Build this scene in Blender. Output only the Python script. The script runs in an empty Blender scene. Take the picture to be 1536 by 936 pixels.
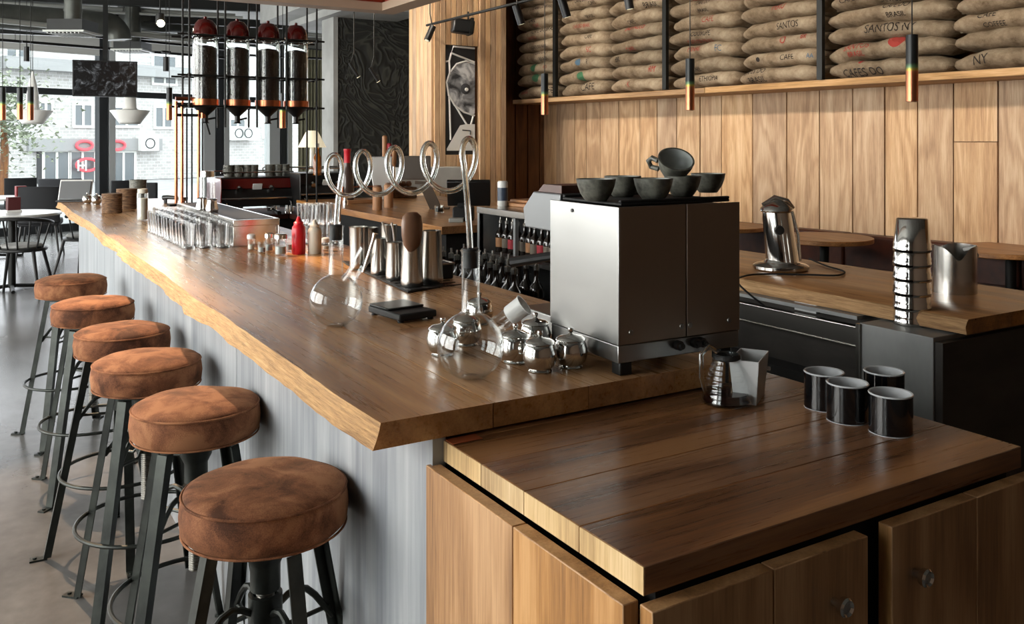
import bpy, bmesh, math, random
from math import sin, cos, pi, radians, sqrt
from mathutils import Vector, Matrix, noise
random.seed(7)
SC = bpy.context.scene
COL = SC.collection
# ------------------------------------------------------------------ camera geometry
TH = radians(31.3)
CAM = Vector((-.58, -1.379, 1.48))
FPX = 1338.0
HZ = 210.0
FW = Vector((sin(TH), cos(TH), 0)); RT = Vector((cos(TH), -sin(TH), 0))
def D(px, py, t):            # point seen at a pixel, at a given depth
    return CAM + RT*((px-768)/FPX*t) + FW*t - Vector((0, 0, (py-HZ)/FPX*t))
def P(px, py, z):            # point seen at a pixel, at a given height
    return D(px, py, (CAM.z-z)*FPX/(py-HZ))
def AX(px, x):               # plan point on the line x = const, with its depth
    r = (px-768)/FPX; d = FW+RT*r; t = (x-CAM.x)/d.x
    return x, CAM.y+d.y*t, t
def AY(px, y):
    r = (px-768)/FPX; d = FW+RT*r; t = (y-CAM.y)/d.y
    return CAM.x+d.x*t, y, t
def ZT(py, t): return CAM.z-(py-HZ)*t/FPX

cam_d = bpy.data.cameras.new('camera'); cam = bpy.data.objects.new('camera', cam_d); COL.objects.link(cam)
cam.location = CAM; cam.rotation_euler = (pi/2, 0, -TH)
cam_d.sensor_width = 36; cam_d.lens = FPX/1536*36; cam_d.shift_y = -(468-HZ)/1536
cam_d.clip_start = .05; cam_d.clip_end = 200
SC.camera = cam

# ------------------------------------------------------------------ materials
def lin(h):
    h = h.lstrip('#'); o = []
    for i in (0, 2, 4):
        c = int(h[i:i+2], 16)/255
        o.append(c/12.92 if c <= .04045 else ((c+.055)/1.055)**2.4)
    return (*o, 1)
class NT:
    def __init__(s, name):
        s.m = bpy.data.materials.new(name); s.m.use_nodes = True; s.t = s.m.node_tree
        s.b = s.t.nodes['Principled BSDF']; s.out = s.t.nodes['Material Output']
    def n(s, ty, **kw):
        x = s.t.nodes.new('ShaderNode'+ty)
        for k, v in kw.items():
            if k.startswith('_'): setattr(x, k[1:], v)
            else:
                key = k.replace('__', ' ')
                x.inputs[key].default_value = v
        return x
    def l(s, a, b): s.t.links.new(a, b)
    def set(s, **kw):
        for k, v in kw.items(): s.b.inputs[k.replace('__', ' ')].default_value = v
    def ramp(s, fac, stops):
        r = s.n('ValToRGB'); e = r.color_ramp.elements
        while len(e) < len(stops): e.new(.5)
        for i, (p, c) in enumerate(stops):
            e[i].position = p; e[i].color = c if not isinstance(c, str) else lin(c)
        s.l(fac, r.inputs[0]); return r.outputs[0]
    def mix(s, f, a, b, mode='MIX'):
        x = s.n('Mix', _data_type='RGBA', _blend_type=mode)
        for sock, v in ((x.inputs[0], f), (x.inputs[6], a), (x.inputs[7], b)):
            if hasattr(v, 'links'): s.l(v, sock)
            else: sock.default_value = v if not isinstance(v, str) else lin(v)
        return x.outputs[2]
    def math(s, op, a, b=0.0, c=None):
        x = s.n('Math', _operation=op)
        for i, v in enumerate((a, b) if c is None else (a, b, c)):
            if hasattr(v, 'links'): s.l(v, x.inputs[i])
            else: x.inputs[i].default_value = v
        return x.outputs[0]
    def coords(s, scale=(1, 1, 1), island=True):
        tc = s.n('TexCoord'); v = tc.outputs['Object']
        if island:
            g = s.n('NewGeometry'); cx = s.n('CombineXYZ')
            k = s.math('MULTIPLY', g.outputs['Random Per Island'], 37.0)
            for i in range(3): s.l(k, cx.inputs[i])
            ad = s.n('VectorMath', _operation='ADD'); s.l(v, ad.inputs[0]); s.l(cx.outputs[0], ad.inputs[1]); v = ad.outputs[0]
            s.rnd = g.outputs['Random Per Island']
        mp = s.n('Mapping'); mp.inputs['Scale'].default_value = scale; s.l(v, mp.inputs[0]); return mp.outputs[0]
    def bump(s, h, strength=.3, dist=.01):
        b = s.n('Bump', Strength=strength, Distance=dist); s.l(h, b.inputs['Height']); s.l(b.outputs[0], s.b.inputs['Normal'])
def plain(name, col, rough=.5, metal=0, **kw):
    t = NT(name); t.set(Base__Color=lin(col), Roughness=rough, Metallic=metal, **kw); return t.m
def wood(name, light, mid, dark, axis=2, rough=.45, rings=9, var=.25, bump=.25, coat=0, sc=1, knots=.5, rw=.11):
    t = NT(name)
    def stretch(a, b):
        v = [b*sc]*3; v[axis] = a*sc; return tuple(v)
    g = t.coords(stretch(.55, 3.2))
    n1 = t.n('TexNoise', Scale=1.0, Detail=3.0, Roughness=.5, Distortion=.4); t.l(g, n1.inputs['Vector'])
    ring = t.math('SINE', t.math('MULTIPLY', n1.outputs[0], rings*6.283))
    ring = t.math('MULTIPLY_ADD', ring, .5, .5)
    f = t.coords(stretch(3, 90))
    n2 = t.n('TexNoise', Scale=1.0, Detail=5.0, Roughness=.65); t.l(f, n2.inputs['Vector'])
    n4 = t.n('TexNoise', Scale=1.0, Detail=4.0, Roughness=.6); t.l(t.coords(stretch(.9, 7)), n4.inputs['Vector'])
    n5 = t.n('TexNoise', Scale=1.0, Detail=3.0, Roughness=.7); t.l(t.coords(stretch(9, 260)), n5.inputs['Vector'])
    mixv = t.math('ADD', t.math('MULTIPLY', ring, rw), t.math('MULTIPLY', n2.outputs[0], .42))
    mixv = t.math('ADD', mixv, t.math('MULTIPLY', n4.outputs[0], .42))
    mixv = t.math('ADD', mixv, t.math('MULTIPLY', t.math('SUBTRACT', n5.outputs[0], .5), .35))
    c = t.ramp(mixv, [(.30, dark), (.48, mid), (.66, light)])
    # knots, scattered
    kv = t.coords(stretch(2.4, 4.5))
    vo = t.n('TexVoronoi', Scale=1.0); t.l(kv, vo.inputs['Vector'])
    kn = t.ramp(vo.outputs['Distance'], [(.02, (1, 1, 1, 1)), (.09, (0, 0, 0, 1))])
    wn = t.math('GREATER_THAN', vo.outputs['Color'], .5)
    sp = t.n('SeparateColor'); t.l(vo.outputs['Color'], sp.inputs[0])
    has = t.math('GREATER_THAN', sp.outputs[0], 1-knots*.6)
    kf = t.math('MULTIPLY', t.math('MULTIPLY', kn, has), .75)
    dk = lin(dark); dk = (dk[0]*.35, dk[1]*.3, dk[2]*.3, 1)
    c = t.mix(kf, c, dk)
    # tone per board
    hv = t.n('HueSaturation'); t.l(c, hv.inputs['Color'])
    t.l(t.math('MULTIPLY_ADD', t.rnd, var*2, 1-var), hv.inputs['Value'])
    t.l(t.math('MULTIPLY_ADD', t.rnd, .2, .9), hv.inputs['Saturation'])
    t.l(hv.outputs[0], t.b.inputs['Base Color'])
    t.l(t.math('MULTIPLY_ADD', n2.outputs[0], .3, rough-.15), t.b.inputs['Roughness'])
    if coat: t.set(Coat__Weight=coat, Coat__Roughness=.22)
    t.bump(t.math('SUBTRACT', mixv, t.math('MULTIPLY', kf, .5)), bump, .004)
    return t.m
def noisy(name, c1, c2, scale=5, rough=.6, metal=0, bump=.1, stretch=(1, 1, 1), detail=5, dist=.004, p=(.35, .65), r2=None, **kw):
    t = NT(name); g = t.coords(stretch, island=False)
    n1 = t.n('TexNoise', Scale=scale, Detail=detail, Roughness=.6); t.l(g, n1.inputs['Vector'])
    t.l(t.ramp(n1.outputs[0], [(p[0], c1), (p[1], c2)]), t.b.inputs['Base Color'])
    t.set(Roughness=rough, Metallic=metal, **kw)
    if r2 is not None:
        t.l(t.math('MULTIPLY_ADD', n1.outputs[0], (r2-rough)*2, rough-(r2-rough)*.5), t.b.inputs['Roughness'])
    if bump: t.bump(n1.outputs[0], bump, dist)
    return t.m
M = {}
M['bar_wood'] = wood('oiled_oak', '#c99a66', '#a8784a', '#7c5230', axis=1, rough=.30, rings=6, var=.08, bump=.12, coat=.25, knots=0, rw=.14)
M['edge_wood'] = wood('raw_live_edge', '#d9b888', '#bb9160', '#7c5834', axis=1, rough=.75, rings=9, var=.08, bump=1.6, sc=1.6, knots=.0, rw=.03)
M['cab_top'] = wood('cabinet_top_oak', '#9c6d44', '#795031', '#4e321f', axis=0, rough=.30, rings=6, var=.08, bump=.15, coat=.2, knots=0, rw=.18)
M['cab_door'] = wood('cabinet_door_oak', '#c2976a', '#a67a4e', '#7a5534', axis=2, rough=.5, rings=7, var=.06, bump=.22, knots=.3, rw=.2)
M['cab_edge'] = wood('cabinet_edge_oak', '#d8bf98', '#c0a378', '#957955', axis=2, rough=.6, rings=4, var=.1, bump=.2, knots=0)
M['wall_wood'] = wood('wall_plank_oak', '#d8bb98', '#bf9c78', '#987556', axis=2, rough=.62, rings=8, var=.12, bump=.35, knots=.6, rw=.12)
M['shelf_wood'] = wood('shelf_oak', '#c9a47a', '#ab8457', '#7a5a38', axis=1, rough=.6, rings=6, var=.1, bump=.3, knots=.4)
M['slat_wood'] = wood('slat_pine', '#dcbe96', '#c4a07a', '#987656', axis=2, rough=.6, rings=5, var=.17, bump=.25, knots=.5)
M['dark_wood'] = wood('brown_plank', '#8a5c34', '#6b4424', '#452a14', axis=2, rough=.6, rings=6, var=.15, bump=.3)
M['counter_wood'] = wood('counter_oak', '#c48f58', '#a4703e', '#704828', axis=1, rough=.32, rings=7, var=.1, bump=.2, coat=.2)
M['table_wood'] = wood('table_oak', '#c08a52', '#9c6a38', '#6b4422', axis=1, rough=.4, rings=6, var=.1, bump=.2)
# suede
def suede():
    t = NT('brown_suede'); g = t.coords((1, 1, 1), island=False)
    oi = t.n('ObjectInfo'); cx = t.n('CombineXYZ'); k = t.math('MULTIPLY', oi.outputs['Random'], 50.0)
    for i in range(3): t.l(k, cx.inputs[i])
    ad = t.n('VectorMath', _operation='ADD'); t.l(g, ad.inputs[0]); t.l(cx.outputs[0], ad.inputs[1])
    n1 = t.n('TexNoise', Scale=11.0, Detail=4.0, Roughness=.6, Distortion=.5); t.l(ad.outputs[0], n1.inputs['Vector'])
    n2 = t.n('TexNoise', Scale=3.0, Detail=2.0, Distortion=.6); t.l(ad.outputs[0], n2.inputs['Vector'])
    n3 = t.n('TexNoise', Scale=420.0, Detail=2.0); t.l(ad.outputs[0], n3.inputs['Vector'])
    f = t.math('ADD', t.math('MULTIPLY', n1.outputs[0], .7), t.math('MULTIPLY', n2.outputs[0], .35))
    f = t.math('ADD', f, t.math('MULTIPLY', t.math('SUBTRACT', n3.outputs[0], .5), .2))
    t.l(t.ramp(f, [(.40, '#472b1d'), (.52, '#7a4e35'), (.62, '#9a6a4a')]), t.b.inputs['Base Color'])
    t.set(Roughness=.85, Sheen__Weight=.35, Sheen__Roughness=.4, Sheen__Tint=lin('#c08860'), Specular__IOR__Level=.2)
    t.bump(t.math('ADD', n1.outputs[0], t.math('MULTIPLY', n3.outputs[0], .3)), .35, .004); return t.m
M['suede'] = suede()
M['leg_steel'] = noisy('blackened_steel', '#1b1e1c', '#2f332f', 14, .42, .6, .1)
M['black'] = plain('black_plastic', '#121212', .4)
M['matte_black'] = plain('matte_black', '#0c0c0c', .8)
M['rubber'] = plain('black_rubber', '#0b0b0c', .65)
M['chrome'] = plain('mirror_steel', '#d0cfcc', .10, 1)
M['steel'] = plain('polished_steel', '#c9c7c2', .22, 1)
def brushed(name, c, rough, axis):
    t = NT(name); s = [140, 140, 140]; s[axis] = 1.2
    g = t.coords(tuple(s), island=False); n1 = t.n('TexNoise', Scale=1.0, Detail=4.0); t.l(g, n1.inputs['Vector'])
    t.l(t.math('MULTIPLY_ADD', n1.outputs[0], .10, rough-.05), t.b.inputs['Roughness'])
    t.set(Base__Color=lin(c), Metallic=1.0); return t.m
M['brushed'] = brushed('brushed_steel', '#9c9d9c', .30, 1)
M['brushed_x'] = brushed('brushed_steel_back', '#97897c', .44, 2)
M['screw'] = plain('threaded_steel', '#8f8d88', .3, 1)
M['copper'] = noisy('copper', '#c27c5c', '#a86648', 8, .28, 1, .03)
M['glass'] = plain('clear_glass', '#f4f8f6', .0, 0, Transmission__Weight=1.0, IOR=1.45)
M['glass_green'] = plain('drinking_glass', '#ffffff', .0, 0, Transmission__Weight=1.0, IOR=1.45)
M['frost'] = plain('frosted_glass', '#eef0ee', .45, 0, Transmission__Weight=.55, IOR=1.45)
M['red_glass'] = plain('red_glass', '#521210', .12, .3, Coat__Weight=.6)
M['beans'] = noisy('coffee_beans', '#0d0605', '#2a1410', 70, .35, 0, .8, detail=2, dist=.01)
M['burlap_print'] = plain('black_stencil_ink', '#2a221c', .9)
M['red_print'] = plain('red_stencil_ink', '#a03a30', .9)
M['green_print'] = plain('green_stencil_ink', '#3c6a48', .9)
M['blue_print'] = plain('blue_stencil_ink', '#4a6478', .9)
def burlap():
    t = NT('burlap'); g = t.coords((1, 1, 1), island=False)
    oi = t.n('ObjectInfo')
    n1 = t.n('TexNoise', Scale=5.0, Detail=5.0, Roughness=.7); t.l(g, n1.inputs['Vector'])
    w = t.n('TexWave', Scale=55.0, Distortion=2.0, _bands_direction='X'); t.l(g, w.inputs['Vector'])
    w2 = t.n('TexWave', Scale=55.0, Distortion=2.0, _bands_direction='Z'); t.l(g, w2.inputs['Vector'])
    wv = t.math('MULTIPLY', t.math('ADD', w.outputs['Fac'], w2.outputs['Fac']), .5)
    c = t.ramp(n1.outputs[0], [(.3, '#63523e'), (.5, '#9a8770'), (.7, '#bfae94')])
    c = t.mix(t.math('MULTIPLY', t.math('SUBTRACT', 1.0, wv), .35), c, '#4c3a26')
    hv = t.n('HueSaturation'); t.l(c, hv.inputs['Color']); t.l(t.math('MULTIPLY_ADD', oi.outputs['Random'], .35, .85), hv.inputs['Value'])
    t.l(hv.outputs[0], t.b.inputs['Base Color']); t.set(Roughness=.95, Specular__IOR__Level=.1)
    t.bump(t.math('ADD', wv, t.math('MULTIPLY', n1.outputs[0], 2.0)), .5, .006); return t.m
M['burlap'] = burlap()
def concrete_floor():
    t = NT('polished_concrete'); g = t.coords((1, 1, 1), island=False)
    n1 = t.n('TexNoise', Scale=1.1, Detail=9.0, Roughness=.62, Distortion=.5); t.l(g, n1.inputs['Vector'])
    n2 = t.n('TexNoise', Scale=14.0, Detail=5.0); t.l(g, n2.inputs['Vector'])
    f = t.math('ADD', t.math('MULTIPLY', n1.outputs[0], .8), t.math('MULTIPLY', n2.outputs[0], .2))
    t.l(t.ramp(f, [(.35, '#454442'), (.52, '#575553'), (.68, '#686663')]), t.b.inputs['Base Color'])
    t.l(t.ramp(f, [(.35, (.20, .20, .20, 1)), (.65, (.28, .28, .28, 1))]), t.b.inputs['Roughness'])
    t.bump(n2.outputs[0], .05, .003); return t.m
M['floor'] = concrete_floor()
def panel():
    t = NT('grey_washed_panel'); g = t.coords((1, 9, .7), island=False)
    n1 = t.n('TexNoise', Scale=1.3, Detail=8.0, Roughness=.65, Distortion=.3); t.l(g, n1.inputs['Vector'])
    g2 = t.coords((1, 60, 1.2), island=False); n2 = t.n('TexNoise', Scale=1.0, Detail=4.0); t.l(g2, n2.inputs['Vector'])
    f = t.math('ADD', t.math('MULTIPLY', n1.outputs[0], .7), t.math('MULTIPLY', n2.outputs[0], .3))
    t.l(t.ramp(f, [(.36, '#777c82'), (.5, '#94989c'), (.66, '#aeb1b3')]), t.b.inputs['Base Color'])
    t.set(Roughness=.42, Metallic=.15); t.bump(n2.outputs[0], .1, .002); return t.m
M['panel'] = panel()
M['dark_panel'] = noisy('dark_steel_panel', '#3c3a38', '#504c48', 3, .38, .5, .05, (1, 1, 3))
M['grey_panel'] = noisy('grey_steel_panel', '#77797a', '#949696', 4, .42, .35, .05, (1, 1, .5))
M['ceiling'] = noisy('grey_ceiling', '#6e6e6a', '#8a8a85', 1.5, .8, 0, .1)
M['plaster'] = noisy('grey_plaster', '#9a9a96', '#b2b2ae', 2, .8, 0, .1)
M['duct'] = noisy('galvanised_duct', '#4c4e4a', '#62645f', 3, .45, .6, .05)
M['pipe'] = plain('painted_pipe', '#a5a7a2', .45, .3)
M['dark_metal'] = plain('dark_metal', '#1d1e1d', .45, .5)
M['frame'] = plain('window_frame_grey', '#3a3d40', .5, .3)
M['sash'] = plain('light_window_frame', '#c9cccc', .5)
def thin(name='window_glass', f=.10, tint='#f2f6f6'):
    t = NT(name); tr = t.n('BsdfTransparent', Color=lin(tint)); gl = t.n('BsdfGlossy', Roughness=.02)
    mx = t.n('MixShader', Fac=f); t.l(tr.outputs[0], mx.inputs[1]); t.l(gl.outputs[0], mx.inputs[2]); t.l(mx.outputs[0], t.out.inputs[0]); return t.m
M['pane'] = thin()
def clear_wall():
    t = NT('thin_blown_glass'); tr = t.n('BsdfTransparent', Color=lin('#fdfefe')); gl = t.n('BsdfGlossy', Roughness=.015); fr = t.n('LayerWeight', Blend=.5)
    f = t.math('MULTIPLY_ADD', t.math('POWER', fr.outputs['Facing'], 3.5), .95, .035); mx = t.n('MixShader'); t.l(f, mx.inputs[0]); t.l(tr.outputs[0], mx.inputs[1]); t.l(gl.outputs[0], mx.inputs[2]); t.l(mx.outputs[0], t.out.inputs[0]); return t.m
M['blown'] = clear_wall()
M['leather'] = noisy('dark_brown_leather', '#3a1c12', '#522a1b', 6, .4, 0, .15)
M['white'] = plain('white_ceramic', '#e8e8e4', .3)
M['white_paint'] = plain('white_paint', '#dcdcd8', .5)
M['white_plastic'] = plain('white_plastic', '#c8cacb', .38, 0, Transmission__Weight=.15)
M['enamel'] = plain('black_enamel', '#0a0b0d', .14, 0, Coat__Weight=.6)
M['mug_inside'] = plain('grey_enamel', '#b4b7ba', .22)
M['stoneware'] = noisy('dark_stoneware', '#42423c', '#6e6e64', 60, .5, 0, .15, detail=3, dist=.001)
M['stone_in'] = noisy('grey_glaze', '#8d928f', '#a9aeaa', 10, .3, 0, 0)
M['red_plastic'] = plain('red_plastic', '#c01424', .35)
M['cream'] = plain('cream_plastic', '#c9c3b4', .45)
M['tan'] = plain('tan_wood', '#a87850', .5)
M['brown_cup'] = noisy('brown_wood_scoop', '#6a4c3a', '#83624c', 3, .35, 0, .05)
M['wicker'] = noisy('brown_wicker', '#4a3426', '#8a6a4c', 40, .8, 0, .8, (1, 1, 4))
M['dark_bottle'] = plain('dark_bottle_glass', '#150d08', .06, 0, Coat__Weight=.5)
M['amber'] = plain('amber_liquor', '#c06a14', .05, 0, Transmission__Weight=.6)
M['label_paper'] = plain('paper_label', '#6d6458', .7)
M['label_red'] = plain('red_label', '#a02430', .6)
M['red_enamel'] = plain('dark_red_enamel', '#5a1410', .22, .1, Coat__Weight=.6)
M['red_paint'] = plain('red_rack_paint', '#8a2c14', .5)
M['patina'] = None
def tube_mat():
    t = NT('blackened_to_copper_tube'); tc = t.n('TexCoord'); sp = t.n('SeparateXYZ'); t.l(tc.outputs['Object'], sp.inputs[0])
    t.l(t.ramp(sp.outputs[2], [(.0, '#b87858'), (.158, '#b07050'), (.164, '#a8923c'), (.18, '#4a6a48'), (.20, '#181b1c')]), t.b.inputs['Base Color'])
    t.l(t.ramp(sp.outputs[2], [(.15, (1, 1, 1, 1)), (.18, (.4, .4, .4, 1))]), t.b.inputs['Metallic'])
    t.set(Roughness=.32); return t.m
M['pend'] = tube_mat()
def emit(name, c, s):
    t = NT(name); t.set(Base__Color=lin(c), Emission__Color=lin(c), Emission__Strength=s); return t.m
M['bulb'] = emit('lit_bulb', '#ffe2b0', 60)
M['shade_lit'] = emit('lamp_shade_cream', '#f2e8c8', .45)
M['shade_white'] = plain('white_lamp_shade', '#f4f2ec', .6)
M['facade'] = None
def facade():
    t = NT('outside_brick'); g = t.coords((1, 1, 1), island=False)
    sp = t.n('SeparateXYZ'); t.l(g, sp.inputs[0]); cb = t.n('CombineXYZ'); t.l(sp.outputs[0], cb.inputs[0]); t.l(sp.outputs[2], cb.inputs[1])
    b = t.n('TexBrick', Scale=2.2, Mortar__Size=.02, Color1=lin('#a2a09e'), Color2=lin('#b4b2b0'), Mortar=lin('#c8c7c6')); t.l(cb.outputs[0], b.inputs[0])
    t.l(b.outputs[0], t.b.inputs['Base Color']); t.set(Roughness=.9); return t.m
M['facade'] = facade()
M['street'] = noisy('street_asphalt', '#8a8a8a', '#a6a6a6', 1, .8, 0, 0)
M['foliage'] = noisy('foliage', '#5a6250', '#98a088', 8, .8, 0, .5)
M['shopglass'] = plain('shop_glass', '#62686c', .15)
M['sign_grey'] = plain('sign_band', '#8f9090', .6)
M['sign_red'] = emit('red_neon', '#e0505a', .6)
def screen():
    t = NT('tv_picture'); g = t.coords((1, 1, 1), island=False)
    n = t.n('TexNoise', Scale=5.0, Detail=6.0, Roughness=.7, Distortion=2.5); t.l(g, n.inputs['Vector'])
    c = t.ramp(n.outputs[0], [(.5, '#101112'), (.6, '#54575a'), (.72, '#c4c8ca')])
    t.l(c, t.b.inputs['Emission Color']); t.set(Base__Color=lin('#0a0a0a'), Roughness=.2, Emission__Strength=.5); return t.m
M['screen'] = screen()
def mural():
    t = NT('dark_carved_wall'); g = t.coords((1, 1, 1), island=False)
    n = t.n('TexNoise', Scale=1.6, Detail=3.0, Distortion=1.0); t.l(g, n.inputs['Vector'])
    r = t.math('SINE', t.math('MULTIPLY', n.outputs[0], 80.0))
    c = t.ramp(r, [(.0, '#262724'), (.7, '#30312d'), (1.0, '#45463f')]); t.l(c, t.b.inputs['Base Color']); t.set(Roughness=.7)
    t.bump(r, .4, .01); return t.m
M['mural'] = mural()

# ------------------------------------------------------------------ mesh helpers
class MB:
    def __init__(s): s.bm = bmesh.new()
    def box(s, x0, x1, y0, y1, z0, z1, mi=0, jit=0):
        v = [s.bm.verts.new((x, y, z)) for x in (x0, x1) for y in (y0, y1) for z in (z0, z1)]
        for f in ((0, 1, 3, 2), (4, 6, 7, 5), (0, 4, 5, 1), (2, 3, 7, 6), (0, 2, 6, 4), (1, 5, 7, 3)):
            fc = s.bm.faces.new([v[i] for i in f]); fc.material_index = mi
        return s
    def obox(s, c, ax, sx, sy, sz, mi=0):      # oriented box: centre, yaw, half... full sizes
        m = Matrix.Translation(Vector(c)) @ (ax if isinstance(ax, Matrix) else Matrix.Rotation(ax, 4, 'Z'))
        b = MB(); b.box(-sx/2, sx/2, -sy/2, sy/2, -sz/2, sz/2, mi); s.add(b, m); return s
    def add(s, o, m=None):
        me = bpy.data.meshes.new('tmp')
        if m is not None: bmesh.ops.transform(o.bm, matrix=m, verts=o.bm.verts)
        o.bm.to_mesh(me); o.bm.free(); s.bm.from_mesh(me); bpy.data.meshes.remove(me); return s
    def prism(s, pts, z0, z1, mi=0, off=None):
        n = len(pts)
        a = [s.bm.verts.new((p[0], p[1], z0)) for p in (off or pts)]; b = [s.bm.verts.new((p[0], p[1], z1)) for p in pts]
        fs = [s.bm.faces.new(a[::-1]), s.bm.faces.new(b)]
        for i in range(n): fs.append(s.bm.faces.new((a[i], a[(i+1) % n], b[(i+1) % n], b[i])))
        for f in fs: f.material_index = mi
        return s
    def lathe(s, prof, c=(0, 0, 0), seg=24, m=None, mi=0, closed=False):
        c = Vector(c); rings = []
        for r, z in prof:
            if r < 1e-6: vs = [s.bm.verts.new((c.x, c.y, c.z+z))]
            else: vs = [s.bm.verts.new((c.x+r*cos(2*pi*i/seg), c.y+r*sin(2*pi*i/seg), c.z+z)) for i in range(seg)]
            rings.append(vs)
        pairs = list(zip(rings, rings[1:]))
        if closed: pairs.append((rings[-1], rings[0]))
        for a, b in pairs:
            for i in range(seg):
                j = (i+1) % seg
                if len(a) == 1 and len(b) == 1: continue
                if len(a) == 1: f = (a[0], b[j], b[i])
                elif len(b) == 1: f = (a[i], a[j], b[0])
                else: f = (a[i], a[j], b[j], b[i])
                s.bm.faces.new(f).material_index = mi
        if m is not None:
            bmesh.ops.transform(s.bm, matrix=m, verts=[v for r in rings for v in r])
        return s
    def tube(s, pts, r, seg=10, caps=True, mi=0, inner=None, closed=False):
        pts = [Vector(p) for p in pts]; n = len(pts)
        rr = r if isinstance(r, (list, tuple)) else [r]*n
        def sweep(rr, flip):
            up = None; rings = []
            for i, p in enumerate(pts):
                if closed: d = (pts[(i+1) % n]-pts[i-1]).normalized()
                else: d = ((pts[min(i+1, n-1)]-pts[max(i-1, 0)])).normalized()
                if up is None:
                    up = Vector((0, 0, 1)) if abs(d.z) < .9 else Vector((1, 0, 0))
                up = (up-d*up.dot(d)).normalized(); sd = d.cross(up)
                rings.append([s.bm.verts.new(p+(up*cos(2*pi*k/seg)+sd*sin(2*pi*k/seg))*rr[i]) for k in range(seg)])
            m = n if closed else n-1
            for i in range(m):
                a, b = rings[i], rings[(i+1) % n]
                for k in range(seg):
                    q = (k+1) % seg; f = (a[k], a[q], b[q], b[k])
                    s.bm.faces.new(f if flip else f[::-1]).material_index = mi
            return rings
        R = sweep(rr, True)
        if inner:
            I = sweep([x*inner for x in rr], False)
            if not closed:
                for a, b in ((R[0], I[0]), (R[-1], I[-1])):
                    for k in range(seg):
                        q = (k+1) % seg; s.bm.faces.new((a[k], a[q], b[q], b[k])).material_index = mi
        elif caps and not closed:
            s.bm.faces.new(R[0]).material_index = mi; s.bm.faces.new(R[-1][::-1]).material_index = mi
        return s
    def build(s, name, mats, parent=None, loc=None, smooth=35, bev=0, norm=True):
        if norm: bmesh.ops.recalc_face_normals(s.bm, faces=s.bm.faces)
        me = bpy.data.meshes.new(name); s.bm.to_mesh(me); s.bm.free()
        for m in (mats if isinstance(mats, (list, tuple)) else [mats]): me.materials.append(M[m] if isinstance(m, str) else m)
        if smooth:
            me.polygons.foreach_set('use_smooth', [True]*len(me.polygons)); me.set_sharp_from_angle(angle=radians(smooth))
        o = bpy.data.objects.new(name, me); COL.objects.link(o)
        if parent: o.parent = parent
        if loc: o.location = loc
        if bev:
            b = o.modifiers.new('bevel', 'BEVEL'); b.width = bev; b.segments = 2; b.limit_method = 'ANGLE'; b.angle_limit = radians(50); b.harden_normals = False
        return o
def tag(o, label, cat, group=None, kind=None):
    if label: o['label'] = label
    if cat: o['category'] = cat
    if group: o['group'] = group
    if kind: o['kind'] = kind
    return o
def struct(o, label=None, cat=None):
    o['kind'] = 'structure'
    if label: o['label'] = label
    if cat: o['category'] = cat
    return o
def thing(name, label, cat, loc=(0, 0, 0), rz=0, group=None):
    o = bpy.data.objects.new(name, None); COL.objects.link(o); o.empty_display_size = .05
    o.location = loc; o.rotation_euler = (0, 0, rz); return tag(o, label, cat, group)
KIDS = {}
def kids(o): return [c for c in o.children]
def dup(o, loc=None, rz=None, label=None, group=None, parent=None):
    c = o.copy(); COL.objects.link(c)
    if parent is not None: c.parent = parent
    if loc is not None: c.location = loc
    if rz is not None: c.rotation_euler = (0, 0, rz)
    if label: c['label'] = label
    if group: c['group'] = group
    for ch in o.children: dup(ch, parent=c)
    return c
def text_mesh(body, size, extr=0):
    cu = bpy.data.curves.new('txt', 'FONT'); cu.body = body; cu.size = size; cu.extrude = extr; cu.align_x = 'CENTER'; cu.align_y = 'CENTER'; cu.resolution_u = 3
    o = bpy.data.objects.new('txt', cu); COL.objects.link(o)
    dg = bpy.context.evaluated_depsgraph_get(); me = bpy.data.meshes.new_from_object(o.evaluated_get(dg))
    bpy.data.objects.remove(o); bpy.data.curves.remove(cu); return me
def circ(r, n=24, z=0, c=(0, 0)): return [(c[0]+r*cos(2*pi*i/n), c[1]+r*sin(2*pi*i/n), z) for i in range(n)]
# ================================================================== THE ROOM
CEIL = 3.61
b = MB(); b.prism([(-4.2, -4.2), (12.5, -4.2), (12.5, 19.5), (-4.2, 13.0)], -.12, 0)
struct(b.build('floor', 'floor', smooth=0), 'polished dark grey concrete floor under the stools and tables', 'floor')
b = MB(); b.prism([(-4.2, -4.2), (12.5, -4.2), (12.5, 19.5), (-4.2, 13.0)], CEIL, CEIL+.1)
struct(b.build('ceiling', 'ceiling', smooth=0), 'bare grey ceiling high above the bar', 'ceiling')
# left wall with three tall window openings (out of the picture, they light the bar)
WINS = [(-1.5, -.4), (.2, 3.4), (4.0, 7.4), (8.0, 11.4)]
b = MB(); b.box(-4.2, -4.0, -4.2, 13.0, 0, .5); b.box(-4.2, -4.0, -4.2, 13.0, 3.2, CEIL)
ys = [-4.2]+[v for w in WINS for v in w]+[13.0]
for i in range(0, len(ys), 2): b.box(-4.2, -4.0, ys[i], ys[i+1], .5, 3.2)
struct(b.build('wall_left', 'plaster', smooth=0))
b = MB(); b.box(-4.2, 6.6, -4.4, -4.2, 0, CEIL); struct(b.build('wall_front', plain('brown_wall', '#7a6656', .8), smooth=0))
for i, (a, c) in enumerate(WINS):
    b = MB()
    for y in (a, (a+c)/2-.03, c-.06): b.box(-4.14, -4.06, y, y+.06, .5, 3.2)
    for z in (.5, 2.3, 3.14): b.box(-4.14, -4.06, a, c, z, z+.06)
    o = struct(b.build('window_%d' % (i+3), 'frame', smooth=0))
    b = MB(); b.box(-4.103, -4.097, a, c, .5, 3.2); b.build('pane', 'pane', o, smooth=0)
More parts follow.
